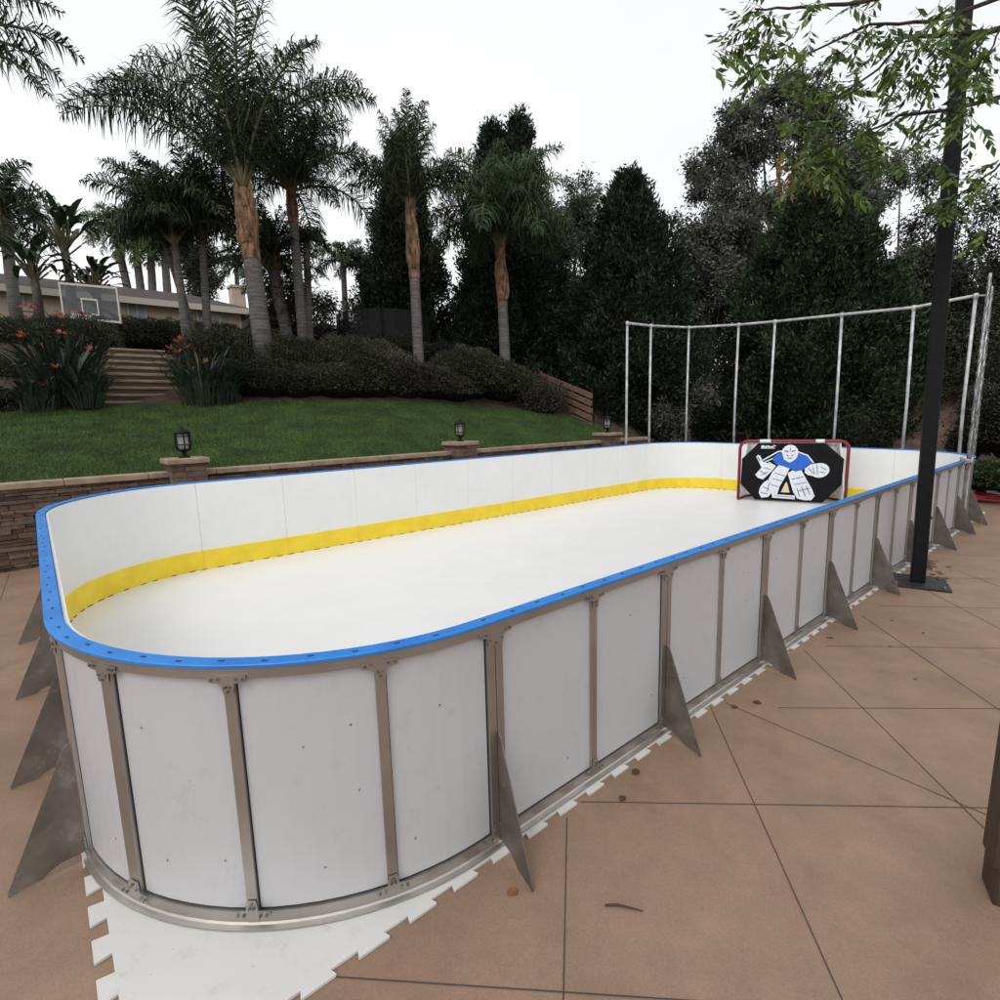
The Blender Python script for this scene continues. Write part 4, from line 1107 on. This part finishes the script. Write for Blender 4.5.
make_palm('near palm outside the left edge whose fronds hang into the top left corner', at(-105, 470, 10), at(-70, 40, 10), 0.22, 0.19,
          [(D(5), 0.95, 1.0, 0.72), (D(-25), 0.75, 0.95, 0.75), (D(20), 0.35, 0.72, 0.7), (D(8), 0.0, 0.72, 0.55), (D(120), 1.0, 1.0, 0.6), (D(180), 0.9, 1.0, 0.6), (D(240), 0.8, 0.9, 0.6), (D(-90), 0.7, 0.9, 0.6), (D(60), 1.1, 1.0, 0.6), (D(-60), 0.2, 0.8, 0.6), (D(150), 0.2, 0.9, 0.6), (D(40), 0.75, 0.85, 0.7)], flen=3.0, leaf=0.6, boot=0.3, n_leaf=80, lw=0.032)
for i, (bx, tx, ty, lab) in enumerate(((130, 114, 226, 'leftmost of the four distant bright green palms over the roof'), (142, 134, 234, 'second from the left of the four distant bright green palms over the roof'),
                                       (153, 150, 240, 'third from the left of the four distant bright green palms over the roof'), (168, 163, 232, 'rightmost of the four distant bright green palms over the roof'))):
    make_palm(lab, at(bx, 300, 36), at(tx, ty, 36), 0.26, 0.2, crown(16, 1.3, -0.2, 0.8, 1.0, 0.9, 1.1, 20 + i), flen=2.7, leaf=0.8, boot=0.0, n_leaf=50, m_leaf='palmbright', lw=0.06, group='distant palms behind the house')
make_palm('tiny distant palm beside the chimney', at(238, 300, 42), at(236, 262, 42), 0.18, 0.15, crown(13, 1.2, -0.4, 0.8, 1.0, 0.8, 1.0, 31), flen=2.2, leaf=0.7, boot=0.0, n_leaf=26, m_leaf='palmgreen', lw=0.08, group='distant palms behind the house')
make_palm('dark stiff date palm leaning right of the tallest trunk', at(288, 340, 18.5), at(271, 258, 18.5), 0.2, 0.2, crown(30, 1.4, -0.5, 0.8, 1.0, 0.3, 0.6, 33), flen=2.0, leaf=0.5, boot=0.15, n_leaf=60, lw=0.035, droop=0.7, plume=0.3)

# paddle-leaved plants


def paddle(base, d, stalk, bl, wd, droop=0.5):
    """one strap/paddle leaf as 4 quads; returns list of quads and stalk points"""
    d = V(d).normalized(); h = V((d.x, d.y, 0)); h = h.normalized() if h.length > 1e-3 else V((1, 0, 0))
    side = V((-h.y, h.x, 0)); p = V(base); q0_ = p + d * stalk; pts = [q0_]; e = math.asin(max(-1, min(1, d.z)))
    n = 5
    for i in range(n):
        e -= droop / n * (1 + i * 0.5); pts.append(pts[-1] + (h * math.cos(e) + V((0, 0, math.sin(e)))) * bl / n)
    ws = [0.12, 0.75, 1.0, 0.9, 0.6, 0.03]; qs = []
    for i in range(n):
        a, c = pts[i], pts[i + 1]; w0, w1 = ws[i] * wd / 2, ws[i + 1] * wd / 2; lift = V((0, 0, wd * 0.12))
        qs.append([a, c, c + side * w1 + lift * ws[i + 1], a + side * w0 + lift * ws[i]]); qs.append([a - side * w0 + lift * ws[i], c - side * w1 + lift * ws[i + 1], c, a])
    return qs, [p, q0_]


def strelitzia(c, n, h, spread, label, nfl, seed):
    rr = random.Random(seed); t = thing('bird_of_paradise', label, 'plant', c, 'bird of paradise plants by the steps'); Q, stk = [], MB()
    for i in range(n):
        a = rr.uniform(0, 2 * PI); rad = spread * math.sqrt(rr.random()); b0 = V(c) + V((math.cos(a) * rad * 0.6, math.sin(a) * rad * 0.6, -0.1)); ti = rr.uniform(0.05, 0.55)
        d = V((math.cos(a) * ti, math.sin(a) * ti, 1)); hh = h * rr.uniform(0.6, 1.05)
        qs, sp = paddle(b0, d, hh * 0.42, hh * 0.62, 0.085, rr.uniform(0.1, 0.8)); Q += qs; stk.tube(sp, 0.014, 4, False)
    np_mesh('leaves', np.array([[tuple(p) for p in q] for q in Q]), 4, MT['paddle'], t); stk.build('stalks', MT['stalk'], t)
    for i in range(nfl):
        a = rr.uniform(0, 2 * PI); rad = spread * rr.uniform(0.2, 1.0); p = V(c) + V((math.cos(a) * rad, math.sin(a) * rad, h * rr.uniform(0.55, 1.12)))
        p -= F2 * 0.25
        mb = MB(); mb.tube([V(c) + V((0, 0, 0.2)), p], 0.012, 4, False)
        dv = []
        for k in range(7): dv.append((rr.uniform(-1, 1), rr.uniform(-1, 1), rr.uniform(-0.1, 0.9)))
        lv = leaves(np.array([tuple(p)] * 7), np.array(dv), 0.15, 0.05)
        np_mesh('flower', lv, 4, MT['flower'], t, mb if False else None)
    return t


strelitzia(at(66, 402, 12.9), 150, 1.85, 0.95, 'large bird of paradise clump with orange flowers left of the steps', 8, 1)
strelitzia(at(88, 404, 12.6), 70, 1.1, 0.42, 'low bird of paradise clump against the left edge of the steps', 1, 2)
strelitzia(at(38, 408, 12.3), 60, 0.9, 0.55, 'small dark strappy clump at the left end of the lawn edge', 1, 3)
strelitzia(at(205, 404, 13.8), 125, 1.6, 0.8, 'bird of paradise clump with orange flowers right of the steps', 7, 4)
strelitzia(at(226, 402, 14.0), 50, 0.95, 0.45, 'low bird of paradise clump in front of the long hedge', 0, 5)


def big_paddle(c, h, n, bl, label, seed, lean=0):
    rr = random.Random(seed); t = thing('banana_palm', label, 'plant', c, 'tall paddle-leaved plants by the house'); Q, stk = [], MB()
    top = V(c) + V((0, 0, h)) + R2 * lean
    mb = MB(); mb.tube([V(c) - V((0, 0, 0.5)), V(c).lerp(top, 0.5) + R2 * 0.05, top], [0.16, 0.13, 0.12], 8); mb.build('stem', MT['bark'], t, True)
    for i in range(n):
        a = math.radians(i * 137.5); ti = rr.uniform(0.15, 1.2); d = V((math.cos(a) * ti, math.sin(a) * ti, 1))
        qs, sp = paddle(top - V((0, 0, rr.uniform(0, 0.5))), d, bl * 0.6, bl * 0.72, 0.24, rr.uniform(0.3, 1.5)); Q += qs; stk.tube(sp, 0.03, 5, False)
    np_mesh('leaves', np.array([[tuple(p) for p in q] for q in Q]), 4, MT['bigpaddle'], t); stk.build('stalks', MT['rachis'], t)


big_paddle(at(72, 305, 19), 2.0, 34, 1.5, 'tall banana-like plant with upright paddle leaves above the backboard', 11)
big_paddle(at(38, 310, 18.5), 1.2, 28, 1.25, 'shorter banana-like plant with spreading leaves at the house eaves', 12)
big_paddle(at(98, 312, 19.5), 0.9, 28, 1.1, 'low banana-like plant with broad leaves behind the backboard', 13)

# ------------------------------------------------------------------ hedges and shrubs


def shrub(name, label, cat, blobs, n, m_, lsz=0.07, group=None, core=0.8, upb=0.2, spike=0.0):
    """blobs: (centre, rx, ry, rz); foliage on and just inside the surface of the union"""
    t = thing(name, label, cat, blobs[0][0] - V((0, 0, blobs[0][3])), group)
    vol = np.array([(b_[1] * b_[2] + b_[1] * b_[3] + b_[2] * b_[3]) for b_ in blobs]); cnt = (vol / vol.sum() * n).astype(int)
    B, Dd = [], []
    Cn = np.array([tuple(b_[0]) for b_ in blobs]); Rd = np.array([b_[1:4] for b_ in blobs])
    for (c, rx, ry, rz), k in zip(blobs, cnt):
        u = nrm(rng.normal(size=(k, 3))); u[:, 2] = np.where(u[:, 2] < -0.3, -u[:, 2], u[:, 2])
        lump = 1 + 0.08 * np.sin(u[:, :1] * 9 + c.x) * np.cos(u[:, 1:2] * 8 + c.y) + 0.05 * np.sin(u[:, 2:] * 17 + u[:, :1] * 13)
        p = np.array(tuple(c)) + u * np.array([rx, ry, rz]) * rng.uniform(0.84, 1.04, (k, 1)) * lump
        if spike: p += u * rng.exponential(spike, (k, 1))
        B.append(p); Dd.append(u + rng.normal(0, 0.7, (k, 3)) + np.array([0, 0, upb]))
    B, Dd = np.concatenate(B), np.concatenate(Dd)
    ins = np.zeros(len(B), bool)
    for c_, r_ in zip(Cn, Rd): ins |= ((((B - c_) / r_) ** 2).sum(1) < 0.55)
    B, Dd = B[~ins], Dd[~ins]
    np_mesh('foliage', leaves(B, Dd, rng.uniform(0.7, 1.3, len(B)) * lsz, lsz * 0.5), 4, m_, t)
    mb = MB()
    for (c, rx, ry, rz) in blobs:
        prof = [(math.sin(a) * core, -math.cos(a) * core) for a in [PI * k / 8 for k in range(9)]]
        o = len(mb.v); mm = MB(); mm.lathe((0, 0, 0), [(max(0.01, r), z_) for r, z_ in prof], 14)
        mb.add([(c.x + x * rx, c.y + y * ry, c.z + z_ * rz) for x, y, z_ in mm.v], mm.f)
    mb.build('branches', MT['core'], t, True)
    return t


def blobrow(p0, p1, n, rx, ry, rz, jit=0.12, seed=0):
    rr = random.Random(seed); return [(V(p0).lerp(V(p1), i / max(1, n - 1)) + V((rr.uniform(-jit, jit), rr.uniform(-jit, jit), rr.uniform(-jit, jit) * 0.5)), rx * rr.uniform(.85, 1.15), ry * rr.uniform(.85, 1.15), rz * rr.uniform(.9, 1.1)) for i in range(n)]


shrub('hedge', 'long dark clipped hedge on the bank right of the steps', 'hedge', blobrow(at(214, 366, 15.2), at(375, 375, 16.8), 9, 1.0, 0.95, 0.98, 0.12, 1) + blobrow(at(225, 382, 14.6), at(380, 386, 16.2), 8, 0.8, 0.75, 0.62, 0.1, 2), 110000, MT['hedge'], 0.055)
shrub('shrub', 'loose bronze-leaved shrub sprawling at the right end of the long hedge', 'shrub', blobrow(at(372, 372, 16.4), at(405, 388, 16.6), 4, 0.85, 0.8, 0.75, 0.12, 3), 26000, MT['hedgebrown'], 0.065, spike=0.04)
shrub('shrub', 'large rounded green shrub mound at the foot of the green palm', 'shrub', [(at(468, 378, 17.5), 1.35, 1.2, 0.92), (at(500, 386, 18.0), 1.1, 1.0, 0.75)], 42000, MT['hedge'], 0.06)
shrub('shrub', 'lower grey-green shrub mound at the base of the slim palm', 'shrub', [(at(432, 386, 16.8), 1.1, 0.95, 0.62), (at(455, 390, 17.0), 0.9, 0.8, 0.5)], 24000, MT['hedgebrown'], 0.058)
shrub('shrub', 'twiggy grey shrub sloping down at the right end of the lawn border', 'shrub', blobrow(at(505, 390, 18.2), at(540, 404, 18.4), 3, 0.75, 0.7, 0.6, 0.1, 4), 16000, MT['hedgebrown'], 0.065, spike=0.1)
shrub('hedge', 'dark clipped hedge along the left edge below the house windows', 'hedge', blobrow(at(-60, 350, 14.6), at(92, 352, 15.4), 8, 0.95, 0.9, 0.95, 0.08, 5) + blobrow(at(-60, 378, 13.8), at(60, 380, 13.8), 6, 0.7, 0.7, 0.6, 0.1, 6), 64000, MT['hedge'], 0.055)
shrub('hedge', 'dark hedge across the top of the garden steps below the house', 'hedge', blobrow(at(85, 336, 17.6), at(222, 342, 18.4), 7, 0.9, 0.8, 0.62, 0.06, 7), 34000, MT['hedge'], 0.056)
shrub('shrub', 'dark hedge patch behind the slim palm under the trampoline', 'shrub', blobrow(at(372, 358, 19.0), at(445, 368, 19.5), 4, 1.0, 0.9, 0.8, 0.1, 8), 12000, MT['shade'], 0.09)
shrub('shrub', 'low dark ground shrub at the left end of the lawn behind the wall', 'shrub', [(at(-25, 405, 12.2), 0.9, 0.7, 0.4), (at(18, 404, 12.8), 0.6, 0.5, 0.3)], 7000, MT['hedge'], 0.07)

# ------------------------------------------------------------------ conifers and broadleaf trees


def conifer(label, base, h, rad, seed, m_='cypress', tops=None, n=520, per=55, power=0.8, lsz=0.19, group='dark conifers behind the garden', belly=0.25, squash=1.0):
    rr = np.random.default_rng(seed); base = V(base); t = thing('conifer_tree', label, 'tree', base, group)
    mb = MB(); mb.tube([base - V((0, 0, 0.5)), base + V((0, 0, h * 0.5)), base + V((0, 0, h * 0.97))], [rad * 0.09 + 0.08, rad * 0.06 + 0.05, 0.02], 8); mb.build('trunk', MT['darkbark'], t, True)
    Bs, Ds, Ls = [], [], []
    tops = tops or [(0, 0, 1.0, 1.0)]
    core = MB()
    for (ox, oy, hs_, rs) in tops:
        H, Rr = h * hs_, rad * rs
        prof = lambda f: Rr * np.where(f < belly, 0.72 + 0.28 * (f / belly), np.clip((1 - f) / (1 - belly), 0, 1) ** power)
        k = int(n * hs_ * rs); f = rr.random(k) ** 0.85 * 0.985 + 0.005; az = rr.random(k) * 2 * PI
        lump = 1 + 0.13 * np.sin(az * 3 + f * 11 + seed) + 0.10 * np.sin(az * 5 - f * 23) + 0.08 * np.sin(az * 9 + f * 37)
        ex_ = rr.uniform(0.70, 1.0, k) + rr.exponential(0.07, k); rr_ = prof(f) * lump * ex_ + 0.03
        cx = np.stack([np.cos(az) * rr_ + ox, np.sin(az) * rr_ + oy, f * H], 1) + np.array(tuple(base))
        outw = np.stack([np.cos(az), np.sin(az), 0.55 + 0.9 * f], 1)
        ow = nrm(outw)
        for rep in range(per):
            tt = rr.uniform(-0.55, 0.45, (k, 1)) * (0.4 + 0.6 * prof(f)[:, None] / Rr)
            q = cx + ow * tt + rr.normal(0, 0.15, (k, 3)) * (1.0 - 0.8 * tt); Bs.append(q)
            Ds.append(ow * 0.8 + rr.normal(0, 0.55, (k, 3)) + np.array([0, 0, 0.2])); Ls.append(rr.uniform(0.5, 1.3, k) * lsz)
        pr = [(max(0.02, float(prof(np.array(x))) * 0.68), x * H) for x in [0.0, 0.08, 0.16, 0.25, 0.38, 0.5, 0.62, 0.74, 0.85, 0.93]]
        core.lathe(base + V((ox, oy, 0)), pr, 14)
    B, Dd, L_ = np.concatenate(Bs), np.concatenate(Ds), np.concatenate(Ls)
    np_mesh('crown', leaves(B, Dd, L_, L_ * 0.34), 4, MT[m_], t)
    core.build('inner_branches', MT['core'], t, True)
    return t


conifer('broad dark conifer standing right of the timber boards', at(626, 436, 21), 9.3, 2.75, 41, 'cypress', n=900, per=110, power=0.85)
conifer('twin-topped dark conifer behind the green palm', at(512, 420, 24), 12.3, 2.6, 42, 'cypress', tops=[(0.42, -0.36, 1.0, 0.72), (-0.42, 0.36, 0.97, 0.78), (-0.1, -0.1, 0.78, 1.1)], n=720, per=90, power=0.8)
conifer('dark conifer behind the slim palm', at(412, 410, 24), 11.0, 2.1, 43, 'cypress', n=760, per=100, power=0.85)
conifer('very wide dark conifer behind the goal', at(806, 470, 21), 10.6, 3.5, 44, 'conifer', n=1200, per=110, power=0.66, belly=0.3)


def broadleaf(label, base, clusters, n_per, lsz, m_, seed, group='gum trees beyond the rink', trunk_r=0.25, name='gum_tree', bark='bark', w_=0.36, hang=-0.2):
    rr = np.random.default_rng(seed); r2 = random.Random(seed); base = V(base); t = thing(name, label, 'tree', base, group)
    mb = MB(); cs = [V(c[0]) for c in clusters]; cen = sum(cs, V((0, 0, 0))) / len(cs)
    fork = base.lerp(V((cen.x, cen.y, cen.z)), 0.42); fork.z = base.z + (cen.z - base.z) * 0.45
    mb.tube([base - V((0, 0, 0.5)), base.lerp(fork, 0.5) + V((0.1, 0.05, 0)), fork], [trunk_r * 1.2, trunk_r, trunk_r * 0.8], 9)
    Bs, Ds, Ls = [], [], []
    for (c, r) in clusters:
        c = V(c); m1 = fork.lerp(c, 0.5) + V((r2.uniform(-.4, .4), r2.uniform(-.4, .4), 0.35)); mb.tube([fork, m1, c], [trunk_r * 0.4, trunk_r * 0.22, 0.02], 5, False)
        k = int(n_per * r ** 2); sub = max(4, int(9 * r))
        sc = np.array(tuple(c)) + rr.normal(0, 0.5, (sub, 3)) * r * np.array([1, 1, 0.8])
        for s_ in sc: 
            if r2.random() < 0.5: mb.tube([c, V(s_)], [0.02, 0.008], 3, False)
        ix = rr.integers(0, sub, k); B = sc[ix] + rr.normal(0, 0.23, (k, 3)) * r ** 0.5
        Bs.append(B); Ds.append(nrm(B - np.array(tuple(c))) * 0.5 + rr.normal(0, 0.6, (k, 3)) + np.array([0, 0, hang])); Ls.append(rr.uniform(0.7, 1.3, k) * lsz)
    mb.build('trunk', MT[bark], t, True)
    B, Dd, L_ = np.concatenate(Bs), np.concatenate(Ds), np.concatenate(Ls)
    np_mesh('crown', leaves(B, Dd, L_, L_ * w_), 4, MT[m_], t)
    return t


def px_clusters(lst, D_, seed, dj=1.5):
    rr = random.Random(seed); return [(at(x, y, D_ + rr.uniform(-dj, dj)), r) for x, y, r in lst]


def fill(x0, x1, y0, y1, n, r, D_, seed, dj=1.5, keep=None):
    rr = random.Random(seed); res = []
    while len(res) < n:
        x, y = rr.uniform(x0, x1), rr.uniform(y0, y1)
        if keep is None or keep(x, y): res.append((at(x, y, D_ + rr.uniform(-dj, dj)), r * rr.uniform(0.75, 1.2)))
    return res


# big gum tree behind the wide conifer
big = [(716, 165, .9), (728, 135, .9), (742, 125, .8), (712, 185, .8), (725, 200, 1.0), (745, 160, .9), (760, 108, .8), (780, 92, .8), (800, 85, .7), (808, 105, .9), (770, 140, 1.1), (795, 130, 1.1), (830, 115, .9), (735, 230, 1.1), (755, 205, 1.2),
       (720, 255, 1.0), (850, 140, .9), (840, 170, 1.1), (865, 165, .8), (700, 235, .9), (815, 160, 1.1), (745, 265, 1.1), (710, 290, 1.0), (770, 250, 1.2)]
broadleaf('tallest grey-green gum tree rising behind the wide conifer', at(790, 440, 25), px_clusters(big, 25, 51), 3000, 0.19, 'euc', 51, trunk_r=0.3)
rightg = fill(850, 930, 165, 400, 34, 0.95, 24, 52, 2.0, lambda x, y: not (885 < x < 935 and 185 < y < 232) and y > 150 + abs(x - 880) * 0.5)
broadleaf('grey gum tree with sky gaps right of the wide conifer', at(890, 440, 24), rightg, 2600, 0.18, 'euc', 52, trunk_r=0.22)
broadleaf('dark dense tree at the right edge behind the net frame', at(985, 445, 22), fill(920, 1060, 215, 400, 34, 1.0, 22, 53, 2.0), 2300, 0.16, 'shade', 53, trunk_r=0.22, name='garden_tree')
broadleaf('grey tree filling the gap between the two dark conifers near the goal', at(705, 445, 25), fill(672, 730, 215, 420, 26, 0.95, 25, 54, 1.5, lambda x, y: y > 205 + abs(x - 690) * 0.3), 2500, 0.18, 'euc', 54, trunk_r=0.2)
broadleaf('silvery olive-green tree between the twin conifer and the broad conifer', at(572, 420, 24.5), fill(548, 600, 205, 400, 24, 0.9, 24.5, 55, 1.2, lambda x, y: y > 200 + abs(x - 580) * 0.6), 2600, 0.17, 'euclight', 55, trunk_r=0.2)
broadleaf('dark round-headed tree in front of the ochre outbuilding', at(296, 352, 20), fill(270, 324, 286, 338, 12, 0.75, 20, 56, 0.8, lambda x, y: (x - 297) ** 2 / 30 ** 2 + (y - 313) ** 2 / 28 ** 2 < 1), 2400, 0.12, 'shade', 56, trunk_r=0.16, name='garden_tree')
broadleaf('thin see-through sapling left of the trampoline', at(334, 350, 23), px_clusters([(352, 306, .4), (360, 312, .5), (372, 300, .6), (366, 325, .5)], 23, 57, 0.6), 1500, 0.14, 'shade', 57, trunk_r=0.06, name='garden_tree')
broadleaf('dense dark shrubby tree closing the background behind the right fence tubes', at(760, 450, 27), fill(640, 1000, 330, 430, 44, 1.1, 27, 58, 2.0), 1500, 0.18, 'shade', 58, trunk_r=0.2, name='garden_tree')
broadleaf('dark tree mass low at the far right beyond the red hose', at(1005, 480, 17), fill(972, 1060, 290, 462, 26, 0.7, 17, 59, 1.0), 2200, 0.12, 'shade', 59, trunk_r=0.15, name='garden_tree')
broadleaf('distant dark araucaria-like tree behind the paired palms', at(202, 310, 34), fill(188, 216, 240, 305, 12, 0.8, 34, 60, 0.6), 1500, 0.2, 'shade', 60, trunk_r=0.2, name='garden_tree')
broadleaf('low olive shrub growing on the brown mulch slope', at(865, 432, 17.5), fill(845, 880, 405, 440, 6, 0.5, 17.5, 61, 0.5), 2400, 0.10, 'shade', 61, trunk_r=0.08, name='shrub_tree')
broadleaf('wispy brownish shrub seen between the left fence tubes', at(690, 440, 19), fill(660, 705, 385, 440, 9, 0.5, 19, 62, 0.5), 1500, 0.16, 'euc', 62, trunk_r=0.06, name='shrub_tree', w_=0.18)
shrub('shrub', 'dark bushy planting right of the net frame in front of the mulch slope', 'shrub', [(at(985, 425, 14.5), 0.55, 0.5, 0.9), (at(1010, 430, 14.2), 0.7, 0.6, 1.0), (at(968, 448, 15), 0.4, 0.4, 0.5)], 22000, MT['shade'], 0.08, spike=0.06)
shrub('flower_shrub', 'low green flowering bed plants behind the red hose at the right edge', 'shrub', [(at(992, 478, 10.8), 0.5, 0.45, 0.32), (at(1015, 482, 10.6), 0.5, 0.45, 0.35), (at(972, 480, 11.5), 0.4, 0.4, 0.28)], 9000, MT['palmgreen'], 0.07)

# ------------------------------------------------------------------ overhanging tree at the top right
ot = thing('overhanging_tree', 'leafy green branches with long leaflets hanging in from the top right', 'tree', gnd(1300, 640))
tb = at(1290, 560, 5.4); tb.z = GZ
fk = at(1240, -60, 5.0)
mb = MB(); mb.tube([tb, tb.lerp(fk, 0.5) + V((0.08, 0.05, 0)), fk], [0.13, 0.11, 0.09], 10); mb.build('trunk', MT['bark'], ot, True)
BR = [([(1240, -60), (1100, -55), (960, -18), (860, 2), (800, 7), (755, 9)], 4.4, 0.032, 0.007),
      ([(1240, -60), (1120, 20), (1000, 30), (950, 34), (905, 37)], 4.6, 0.035, 0.016),
      ([(1240, -60), (1050, -20), (930, 22), (870, 24), (800, 58), (768, 86)], 4.8, 0.026, 0.003),
      ([(1240, -60), (1130, 60), (1000, 96), (955, 110), (900, 116), (860, 136), (822, 150)], 4.7, 0.028, 0.003),
      ([(905, 37), (880, 68), (845, 92), (800, 120), (782, 140)], 4.6, 0.012, 0.003),
      ([(757, 11), (748, 28), (735, 42), (720, 50)], 4.4, 0.004, 0.0025), ([(772, 9), (766, 30), (760, 55), (758, 72)], 4.4, 0.004, 0.0025),
      ([(960, 20), (940, 70), (900, 150), (870, 170)], 5.0, 0.010, 0.003), ([(1120, 40), (1050, 130), (1000, 165), (975, 185), (955, 196)], 4.9, 0.02, 0.003),
      ([(870, 24), (840, 55), (815, 90), (790, 100)], 4.9, 0.006, 0.003), ([(955, 110), (930, 130), (900, 160), (880, 165)], 4.7, 0.007, 0.003), ([(1000, 30), (985, 60), (975, 95), (972, 110)], 4.3, 0.008, 0.003),
      ([(900, 116), (850, 150), (820, 165), (800, 165)], 4.7, 0.006, 0.003)]
brm = MB(); LB, LD, LL, LS = [], [], [], []; dead = [[], [], [], []]
ro = random.Random(77)


def pinnate(p, d, n, ln, leaflen, store):
    p = np.array(tuple(p)); d = nrm(np.array(tuple(d), float)); sd = nrm(np.cross(d, np.array([0, 0, 1.0]) + rng.normal(0, 0.3, 3)))
    for i in range(n):
        f = 0.25 + 0.75 * i / (n - 1)
        for sg in ((1, -1) if i < n - 1 else (0,)):
            q = p + d * ln * f + np.array([0, 0, -0.25 * ln * f * f])
            store[0].append(q); store[1].append(d * (0.55 if sg else 1) + sd * sg * 0.8 + np.array([0, 0, -0.45]) + rng.normal(0, 0.15, 3))
            store[2].append(leaflen * ro.uniform(0.75, 1.15)); store[3].append(np.cross(nrm(store[1][-1]), nrm(np.array([0, 0, 1.0]) + rng.normal(0, 0.45, 3))))
    brm.tube([V(p), V(p + d * ln * 0.5 + np.array([0, 0, -0.06 * ln])), V(p + d * ln + np.array([0, 0, -0.25 * ln]))], [0.0028, 0.002, 0.0012], 3, False)


live = [LB, LD, LL, LS]
for pl, D_, ra, rb in BR:
    pts = [at(x, y, D_ + 0.05 * math.sin(i * 2.1)) for i, (x, y) in enumerate(pl)]; n = len(pts)
    fine = []
    for i in range(n - 1):
        for k in range(4): fine.append(pts[i].lerp(pts[i + 1], k / 4) + V((ro.uniform(-.008, .008), ro.uniform(-.008, .008), ro.uniform(-.008, .008))))
    fine.append(pts[-1]); m_ = len(fine)
    brm.tube(fine, [ra + (rb - ra) * i / (m_ - 1) for i in range(m_)], 6, False)
    for i, p in enumerate(fine):
        if i / m_ < 0.45 and ra > 0.02: continue
        reps = 1 if ra > 0.03 else 2
        for k in range(reps):
            if ro.random() < 0.48:
                a = ro.uniform(0, 2 * PI); d = R2 * math.cos(a) * 0.9 + F2 * math.sin(a) * 0.7 + V((0, 0, ro.uniform(-0.6, 0.5))); pinnate(p, d, ro.choice((4, 5, 6)), ro.uniform(0.16, 0.27), ro.uniform(0.07, 0.11), live)
for (x, y, n, sp, D_) in ((712, 62, 3, 8, 4.4), (757, 62, 2, 6, 4.4), (800, 70, 8, 22, 4.8), (825, 40, 8, 25, 4.8), (860, 55, 8, 28, 4.7), (885, 90, 10, 28, 4.6), (830, 90, 8, 25, 4.8), (805, 165, 14, 20, 4.7), (830, 150, 14, 22, 4.7), (842, 178, 7, 14, 4.7), (815, 140, 10, 22, 4.7),
                          (930, 60, 14, 26, 4.5), (955, 15, 12, 26, 4.4), (960, 55, 14, 22, 4.5), (985, 30, 8, 20, 4.4), (975, 80, 8, 20, 4.4), (970, 115, 5, 10, 3.9), (900, 20, 10, 28, 4.6), (875, 130, 8, 22, 4.7), (940, 120, 6, 18, 4.8), (965, 180, 6, 18, 5.0), (990, 170, 5, 16, 5.0), (945, 205, 6, 10, 5.2), (985, 232, 4, 10, 5.2), (780, 35, 3, 14, 4.6), (940, 160, 3, 10, 5.0)):
    for k in range(max(1, int(n * 0.85 + 0.5))):
        p = at(x + ro.gauss(0, sp * 0.55), y + ro.gauss(0, sp * 0.5), D_ + ro.uniform(-0.25, 0.25)); a = ro.uniform(0, 2 * PI)
        pinnate(p, R2 * math.cos(a) * 0.8 + F2 * math.sin(a) * 0.6 + V((0, 0, -0.5)), ro.choice((4, 5, 6)), ro.uniform(0.15, 0.25), ro.uniform(0.07, 0.115), live)
for (x, y, n, sp) in ((786, 168, 5, 7),):
    for k in range(n): pinnate(at(x + ro.gauss(0, sp), y - 8 + ro.gauss(0, sp), 4.7), V((ro.uniform(-.4, .4), ro.uniform(-.4, .4), -1)), 4, 0.15, 0.10, dead)
brm.build('limb', MT['darkbark'], ot)
LS = [np.asarray(q) for q in LS]
np_mesh('leaf_sprays', leaves(np.array(LB), np.array(LD), np.array(LL), np.array(LL) * 0.40, 0.1, nrm(np.array(LS))), 4, MT['overleaf'], ot)
dl = np_mesh('dead_leaf_spray', leaves(np.array(dead[0]), np.array(dead[1]), np.array(dead[2]), np.array(dead[2]) * 0.34, 0.1, nrm(np.array(dead[3]))), 4, MT['deadleaf'], ot)
tag(dl, 'orange withered leaves hanging below the green sprays')
